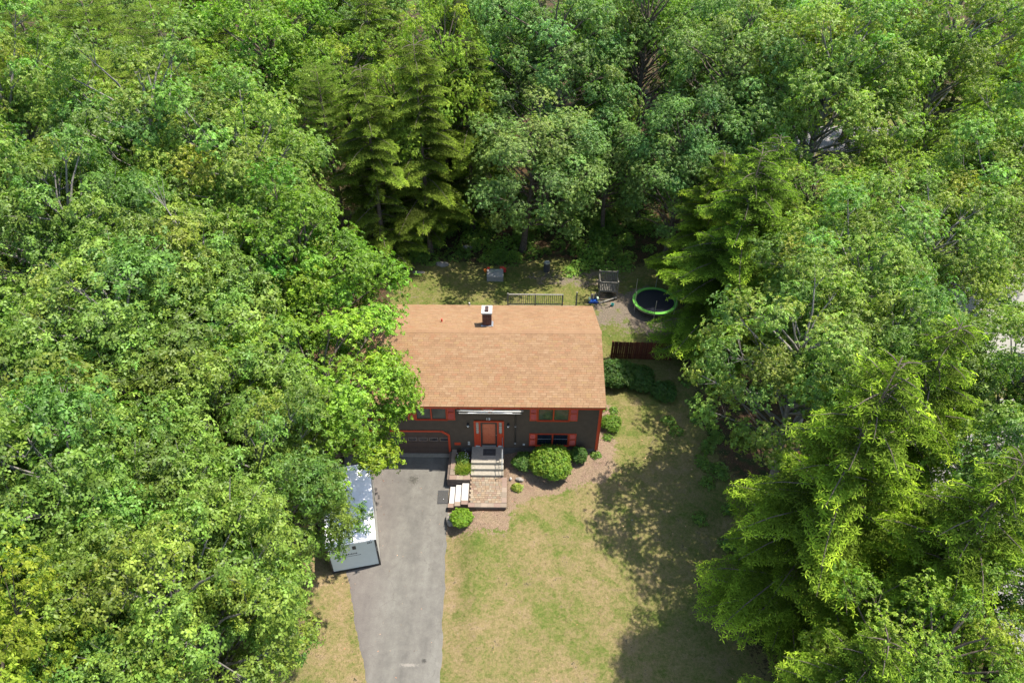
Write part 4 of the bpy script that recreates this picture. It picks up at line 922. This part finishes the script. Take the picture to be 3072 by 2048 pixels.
shrub('shrub', 'dark low shrub left of the big round bush under the front wall', .72, -.95, .56, .62, M['shrub_dark'], .11, 900, 6, seed=1, lumps=10)
shrub('shrub', 'big bright round bush in front of the lower window', 2.28, -1.25, 1.02, 1.25, M['shrub'], .125, 2300, 6, seed=2, lumps=14)
shrub('shrub', 'dark upright shrub right of the big round bush', 3.86, -.62, .46, .8, M['shrub_dark'], .09, 900, 6, seed=3, lumps=10)
shrub('shrub', 'small clipped round shrub beside the driveway below the patio', -2.62, -4.6, .52, .72, M['maple'], .07, 1500, 6, seed=4, z=-.18)
shrub('hosta', 'small lime green hosta in the mulch right of the patio', .34, -2.5, .24, .26, M['shrub_lime'], .12, 120, 6, seed=5, cat='plant')
shrub('shrub', 'bright shrub at the right side wall of the house', 5.95, 2.0, .55, .8, M['shrub'], .09, 900, 6, seed=6)
shrub('shrub', 'tall green bush between the house corner and the brown fence', 6.6, 6.2, 1.15, 1.3, M['shrub_dark'], .12, 2200, 6, seed=7, lumps=11)
shrub('shrub', 'spreading bush in front of the brown fence', 8.1, 6.1, 1.05, .75, M['shrub_dark'], .12, 1400, 6, seed=8)
shrub('shrub', 'low shaded bush at the right end of the brown fence', 9.6, 5.0, .8, .6, M['shrub_dark'], .11, 900, 6, seed=9)
shrub('sapling', 'thin sapling at the back left corner of the roof', -8.2, 10.2, .3, 1.6, M['shrub'], .1, 160, 6, seed=10, cat='sapling')
shrub('flowering_plant', 'leafy plant with pale leaves at the back of the raised planting bed', -2.72, -.75, .34, .5, M['under'], .10, 380, 6, seed=11, z=.2, cat='plant')
def tuft(name, label, x, y, z, r, mat, n=90, ln=.42, seed=0):
    global rg; rg = np.random.default_rng(seed+900); P = np.concatenate([rg.normal(0, r*.3, (n, 2)), np.zeros((n, 1))], 1); A = unit(rg.normal(0, .25, (n, 3))+np.array([0, 0, 1.]))
    t = thing(name, label, 'plant', (x, y, z)); me = cloud_mesh('blades', [rosettes(P, A, ln*rg.uniform(.6, 1.1, n), tones(n, .15, .1), 'one', 5, (-1.2, -.5))], mat); place('blades', me, t); return t
tuft('daylily', 'yellow-green daylily clump at the front of the raised planting bed', -2.62, -1.35, .22, .5, M['shrub_lime'], 130, .5, 1)
tuft('daylily', 'striped grassy clump by the corner of the raised planting bed', -2.95, -1.45, .22, .3, M['pine'], 50, .4, 2)
tuft('daylily', 'dark grassy clump spilling towards the patio corner', -2.62, -1.72, .22, .3, M['under'], 60, .36, 3)
fl_ = MB(); rr = random.Random(8)
for i in range(22):
    fx_, fy_ = -2.72+rr.gauss(0, .2), -.78+rr.gauss(0, .2); fl_.lathe([(.012, 0), (.026, .02)], (fx_, fy_, .66+rr.uniform(-.08, .08)), 5)
o = fl_.build('white_blossoms', M['white']); tag(o, 'white blossoms on the leafy plant in the raised planting bed', 'flowers', kind='stuff')
def rock(name, label, x, y, z, s, seed, mat='rock', cat='rock'):
    rd = random.Random(seed); bm = bmesh.new(); bmesh.ops.create_icosphere(bm, subdivisions=3, radius=1)
    k = [Vector((rd.gauss(0, 1), rd.gauss(0, 1), rd.gauss(0, 1))) for _ in range(6)]
    for v in bm.verts:
        d = v.co.normalized(); r_ = 1+sum(.07*math.sin(d.dot(q)*3+i) for i, q in enumerate(k)); v.co = Vector((d.x*s[0], d.y*s[1], d.z*s[2]))*r_
    me = bpy.data.meshes.new(name); bm.to_mesh(me); bm.free(); me.materials.append(M[mat]); o = place(name, me, None, (x, y, z)); return tag(o, label, cat)
rock('boulder', 'pale boulder beside the driveway left of the clipped round shrub', -3.2, -4.35, -.32, (.26, .36, .3), 1)
rock('boulder', 'grey-green stone in the mulch above the lime hosta', .46, -1.95, .1, (.2, .15, .13), 2)
rock('boulder', 'small pink stone between the big bush and the dark upright shrub', 3.32, -.75, .22, (.1, .12, .12), 3)
rock('boulder', 'white stone in the mulch beside the steps handrail', -.02, -1.9, .12, (.07, .1, .08), 4, 'lightstone')
rock('boulder', 'broad pale rock at the edge of the woods left of the raised bed', -5.6, 19.2, .08, (.55, .3, .2), 5)
rock('boulder', 'flat rock by the hemlock trunks at the back left of the yard', -7.3, 18.1, .03, (.45, .22, .12), 6)
rock('boulder', 'rock half hidden in the undergrowth behind the back lawn', -3.6, 21.6, .1, (.5, .3, .25), 7)

# ------------------------------------------------------------------ back yard things
fe = thing('fence', 'short reddish brown board fence right of the house', 'fence', (6.62, 8.35, 0), R(-2))
fb = MB().box(.004, .136, 0, .022, .02, 1.5).mesh('board', M['fence'])
for i in range(29): place('board', fb, fe, (i*.141, 0, random.uniform(-.02, .015)), (0, random.uniform(-.006, .006), 0))
for i in (0, 1.95, 4.0): MB().box(i, i+.09, .065, .155, -.1, 1.45).build('post', M['fence'], fe)
for z in (.35, 1.15): MB().box(0, 4.09, .024, .062, z, z+.09).build('rail', M['fence'], fe)
# trampoline
TX, TY, TR_ = 10.35, 13.85, 1.62
tp = thing('trampoline', 'round trampoline with a lime green pad under the hemlock', 'trampoline', (TX, TY, 0))
def ring(mb, r0, r1, z0, z1, n=40):
    vs, fs_ = [], []
    for j in range(n):
        t = 2*math.pi*j/n; c, s = math.cos(t), math.sin(t); vs += [(r0*c, r0*s, z1), (r1*c, r1*s, z1), (r1*c, r1*s, z0), (r0*c, r0*s, z0)]
    for j in range(n):
        a, b_ = j*4, ((j+1) % n)*4; fs_ += [(a+i, a+(i+1) % 4, b_+(i+1) % 4, b_+i) for i in range(4)]
    return mb.add(vs, fs_)
ring(MB(), TR_-.24, TR_, .70, .76).build('pad', M['green_pad'], tp)
MB().lathe([(TR_-.245, .70), (TR_-.245, .715)], n=40).build('jumping_mat', M['mat_black'], tp)
ring(MB(), TR_-.07, TR_-.02, .63, .69).build('frame', M['steel'], tp)
for i in range(6):
    a = i*math.pi/3+.35; c, s = math.cos(a), math.sin(a); x_, y_ = (TR_+.02)*c, (TR_+.02)*s
    MB().tube([(x_*.97, y_*.97, .66), (x_*.97, y_*.97, .03), (x_*.97-s*.25, y_*.97+c*.25, .0)], .02, 6).build('leg', M['steel'], tp)
    MB().tube([(x_, y_, .3), (x_, y_, 1.9)], .022, 6).build('net_pole', M['steel'], tp)
# play platform
pp = thing('play_platform', 'weathered wooden play platform with slatted railings at the forest edge', 'playset', (6.42, 15.0, 0), R(-3))
PW, PD = 1.32, 1.15
for x_ in (0, PW):
    for y_ in (0, PD): MB().box(x_-.045, x_+.045, y_-.045, y_+.045, -.05, 1.62 if y_ == 0 else 1.78).build('post', M['wood_grey'], pp)
for i in range(8): MB().box(.046, PW-.046, .05+i*.135, .05+i*.135+.12, .62, .66).build('floor_board', M['wood_grey'], pp)
for y_, z1 in ((-.025, 1.56), (PD+.0, 1.72)):
    MB().box(.046, PW-.046, y_-.02, y_+.02, z1-.1, z1).build('rail', M['wood_grey'], pp)
    MB().box(.046, PW-.046, y_-.02, y_+.02, .68, .78).build('rail', M['wood_grey'], pp)
    for i in range(9): MB().box(.09+i*.13, .09+i*.13+.085, y_+.022, y_+.04, .7, z1-.02).build('slat', M['wood_grey'], pp)
for x_ in (-.0, PW): MB().box(x_-.02, x_+.02, .046, PD-.046, 1.4, 1.5).build('rail', M['wood_grey'], pp)
sl_ = thing('plank', 'grey plank lying from the play platform towards the ride-on toy', 'plank', (6.35, 14.35, .05)); MB().beam((0, 0, .02), (1.35, .5, .22), .16, .035).build('board', M['wood_grey'], sl_)
ty = thing('toy_cart', 'blue toy cart with two tan seat backs in front of the play platform', 'toy', (5.95, 14.6, .0), R(4))
MB().box(-.32, .38, -.25, .2, .04, .2).build('base', M['blue'], ty, bevel=.03)
for x_, mt_ in ((-.05, 'tan'), (.17, 'wood_grey')): MB().box(x_-.09, x_+.09, .04, .12, .2, .68).build('seat_back', M[mt_], ty, bevel=.04)
for x_, mt_ in ((-.27, 'pgreen'), (.34, 'pgreen')): MB().box(x_-.07, x_+.07, -.2, .1, .2, .42).build('side_panel', M[mt_], ty, bevel=.03)
tag(MB().lathe([(.09, 0), (.12, .22), (.10, .22), (.08, .03)], n=12).build('bucket', M['teal'], None, loc=(7.35, 14.1, .01)), 'teal bucket on the dirt right of the toy cart', 'bucket')
tag(MB().lathe([(.03, .0), (.1, .05), (.11, .12), (.05, .19)], n=10).build('ball', M['redplastic'], None, loc=(7.2, 14.75, .01), smooth=True), 'small red ball beside the play platform leg', 'ball')
# raised bed with toys
rb = thing('raised_bed', 'pale wooden box with tools on it at the back of the lawn', 'planter box', (-1.96, 17.0, 0))
for i in range(3): MB().box(0, 1.25, 0, .04, .02+i*.16, .17+i*.16).build('board', M['lumber'], rb); MB().box(0, 1.25, 1.0, 1.04, .02+i*.16, .17+i*.16).build('board', M['lumber'], rb)
MB().box(0, .04, .041, .999, .02, .49).build('side_board', M['lumber'], rb); MB().box(1.21, 1.25, .041, .999, .02, .49).build('side_board', M['lumber'], rb)
for i in range(7): MB().box(.045, 1.205, .045+i*.137, .045+i*.137+.128, .45, .478).build('lid_board', M['lumber'], rb)
def toy(name, lab, cat, x, y, z, mt_, f):
    o = f(MB()).build(name, M[mt_], None, loc=(x, y, z)); return tag(o, lab, cat)
toy('toy_bucket', 'orange toy bucket hanging at the left edge of the pale wooden box', 'toy', -2.1, 17.75, .42, 'orange', lambda m_: m_.lathe([(.08, 0), (.13, .2), (.1, .2), (.07, .03)], n=10))
toy('toy_truck', 'red toy truck on the right back corner of the pale wooden box', 'toy', -.78, 18.2, .05, 'redplastic', lambda m_: m_.box(-.2, .12, -.12, .12, .1, .5).box(.12, .28, -.1, .1, .1, .4))
toy('toy_ring', 'yellow toy ring on the left back corner of the pale wooden box', 'toy', -1.62, 18.15, .55, 'yellow', lambda m_: ring(m_, .08, .13, 0, .06, 14))
toy('toy_truck', 'small red toy behind the left corner of the pale wooden box', 'toy', -1.85, 18.2, .3, 'redplastic', lambda m_: m_.box(-.16, .1, -.07, .07, 0, .15).box(-.1, .04, -.05, .05, .15, .22))
toy('garden_hose', 'pale green hose draped over the pale wooden box', 'hose', 0, 0, 0, 'shrub_lime' if False else 'pgreen', lambda m_: m_.tube([(-1.75, 17.6, .51), (-1.4, 17.8, .51), (-1.1, 17.95, .52), (-.8, 18.0, .55)], .018, 6))
br = thing('barrel', 'dark plastic barrel standing at the forest edge', 'barrel', (2.66, 18.45, 0))
MB().lathe([(.2, 0), (.25, .08), (.26, .4), (.25, .75), (.23, .82)], n=18).build('drum', M['drum'], br, smooth=False); MB().lathe([(.24, .82), (.24, .87), (.12, .9)], n=18).build('lid', M['steel'], br)
# neighbour behind the trees at the right
nb = thing('neighbour_house', 'beige roofed house glimpsed through the leaves at the right edge', 'house', (29.6, 6.2, 0), R(8))
MB().box(0, 9, 0, 7, 0, 2.75).build('wall', M['nwall'], nb)
MB().prism([(-.4, 2.8), (3.5, 4.1), (7.4, 2.8), (7.4, 2.7), (3.5, 4.0), (-.4, 2.7)], -.4, 9.4, 'x').build('roof', M['nroof'], nb)
MB().box(-.4, 9.4, -.5, -.41, 2.66, 2.80).build('gutter', M['black'], nb)
for x_ in (1.5, 4.5): w_ = MB().box(x_, x_+1.4, -.04, -.01, 1., 2.1).build('window', M['glass'], nb)
pv = grid_mesh('neighbour_drive', np.linspace(23.5, 44, 20), np.linspace(-12, 4.8, 20), lambda X, Y: zground(X, Y)+.02, M['pavement']); tag(place('neighbour_drive', pv), kind='structure')
pv = grid_mesh('street', np.linspace(20, 60, 20), np.linspace(40, 46, 8), lambda X, Y: zground(X, Y)+.02, M['pavement']); tag(place('street', pv), kind='structure')

# ------------------------------------------------------------------ loose cover: undergrowth, grass, mulch
def scatter_under():
    global rg; rg = np.random.default_rng(77); P, A, S, C = [], [], [], []
    spots = [(x, y, r, h, t) for x, y, r, h, t in zip(rg.uniform(-9, 12, 95), rg.uniform(19.6, 25.5, 95), rg.uniform(.5, 1.2, 95), rg.uniform(.3, 1.1, 95), rg.uniform(.75, 1.25, 95))]
    spots += [(x, y, r, h, .8) for x, y, r, h in zip(rg.uniform(-14, 20, 170), rg.uniform(25, 42, 170), rg.uniform(.8, 1.8, 170), rg.uniform(.5, 1.6, 170))]
    spots += [(5.2, 18.6, .9, .9, 1.5), (4.5, 18.2, .7, .6, 1.5), (6.4, 19.2, .9, .9, 1.35), (7.6, 18.6, .9, .7, 1.35), (8.8, 18.9, .8, .8, 1.2), (.1, 20.3, .8, .9, 1.2), (-.9, 20.2, .7, .9, 1.1), (-9.0, 18.3, .5, .5, 1.1), (1.6, 20.6, .8, 1.0, 1.1), (5.8, 20.6, 1.2, 1.6, 1.3), (7.3, 21.2, 1.2, 1.8, 1.2)]
    spots += [(x, y, .5, .4, .95) for x, y in zip(rg.uniform(9.5, 13, 26), rg.uniform(-9, 7, 26))]+[(x, y, .35, .25, 1.) for x, y in ((5.6, 3.6), (5.5, 4.6), (5.7, 1.1), (6.3, 3.4), (4.9, -.3))]
    for x, y, r, h, t in spots:
        n = int(120*r*r)+40; d = unit(rg.normal(size=(n, 3))); d[:, 2] = abs(d[:, 2]); q = d*rg.uniform(.5, 1.05, (n, 1))*np.array([r, r, h])+np.array([x, y, zg(x, y)])
        P.append(q); A.append(unit(d+np.array([0, 0, 1.]))); S.append(rg.uniform(.09, .16, n)); C.append(tones(n, .2, .1)*t)
    return cloud_mesh('undergrowth', [rosettes(np.concatenate(P), np.concatenate(A), np.concatenate(S), np.concatenate(C), 'two', 5)], M['under'])
tag(place('undergrowth', scatter_under()), 'low leafy undergrowth along the edge of the woods behind the back lawn', 'undergrowth', kind='stuff')
def lawn_tufts(n=72000):
    global rg; rg = np.random.default_rng(99); x = rg.uniform(-12, 14, n); y = rg.uniform(-15, 19, n)
    Z = zones(x, y); dry = (x < xright(np.minimum(y, 1))+.0) & (x > xleft(np.minimum(y, 1))) & (y < .3)
    house_ = (x > -9.2) & (x < 5.1) & (y > -.1) & (y < 8.4); pat = (x > -3.6) & (x < -.1) & (y > -3.95) & (y < .2)
    keep = ~dry & ~house_ & ~pat & (Z[:, 0] < .35) & (Z[:, 1] < .5) & (Z[:, 2] < .4); x, y = x[keep], y[keep]; n = len(x)
    P = np.stack([x, y, zground(x, y)-.004], 1); A = np.tile([0, 0, 1.], (n, 1))+rg.normal(0, .15, (n, 3))
    zc = zones(x, y)
    v, f, c = rosettes(P, A, rg.uniform(.05, .10, n), np.ones((n, 3)), 'one', 3, (-1.25, -.35))
    me = cloud_mesh('grass', [(v, f, c)], M['ground']); a = me.attributes.new('zone', 'FLOAT_COLOR', 'POINT'); zz = np.repeat(zc, 9, 0); a.data.foreach_set('color', zz.astype(np.float32).ravel()); return me
tag(place('grass', lawn_tufts()), 'short dry grass blades covering the lawn', 'grass', kind='stuff')
def litter(n=9000):
    """chips of bark in the beds and fallen leaves on the forest floor"""
    global rg; rg = np.random.default_rng(123); x = rg.uniform(-12, 14, n*6); y = rg.uniform(-9, 25, n*6); Z = zones(x, y)
    house_ = (x > -9.2) & (x < 5.1) & (y > -.02) & (y < 8.4); pat = (x > -3.6) & (x < -.1) & (y > -3.95) & (y < .2)
    dr_ = (x < xright(np.minimum(y, 1))) & (x > xleft(np.minimum(y, 1))) & (y < .3)
    keep = (np.maximum(Z[:, 0], Z[:, 1]) > .5) & ~house_ & ~pat & ~dr_; x, y = x[keep], y[keep]
    n = len(x); P = np.stack([x, y, zground(x, y)+.012], 1)
    me = cloud_mesh('mulch_chips', [rosettes(P, np.tile([0, 0, 1.], (n, 1))+rg.normal(0, .3, (n, 3)), rg.uniform(.03, .09, n), tones(n, .35, .12), 'slim', 1, (-.3, .3))], M['chip']); return me
def fallen(n=2600):
    global rg; rg = np.random.default_rng(321); x = rg.uniform(-11, 13, n); y = rg.uniform(-15, 18.5, n)
    house_ = (x > -9.4) & (x < 5.3) & (y > -.6) & (y < 8.7); pat = (x > -3.6) & (x < -.1) & (y > -3.95) & (y < .2)
    wgt = np.where(x < -6, .9, .35)*np.where((y > 8) | (x > 5), 1.6, .8); keep = (rg.random(n) < wgt) & ~house_ & ~pat; x, y = x[keep], y[keep]; n = len(x)
    ind = (x < xright(np.minimum(y, 1))) & (x > xleft(np.minimum(y, 1))) & (y < 0); z = np.where(ind, zdrive(np.minimum(y, 3))+.03, zground(x, y)+.02)
    return cloud_mesh('fallen_leaves', [rosettes(np.stack([x, y, z], 1), np.tile([0, 0, 1.], (n, 1))+rg.normal(0, .3, (n, 3)), rg.uniform(.04, .11, n), tones(n, .5, .25), 'two', 1, (-.3, .3))], M['chip'])
def chipmat():
    mt, nt, b = newmat('bark_chip', .9, .2); a = N(nt, 'ShaderNodeAttribute', attribute_name='tint'); nt.links.new(mix(nt, 1., (.27, .155, .10), a.outputs['Color'], 'MULTIPLY'), b.inputs['Base Color']); return mt
M['chip'] = chipmat()
tag(place('fallen_leaves', fallen()), 'brown fallen leaves scattered over the lawn and driveway', 'leaves', kind='stuff')
tag(place('mulch_chips', litter()), 'bark chips and fallen leaves in the beds and under the trees', 'mulch', kind='stuff')
import sys; print('TRIS', STATS, 'total', sum(len(m.polygons) for m in bpy.data.meshes))
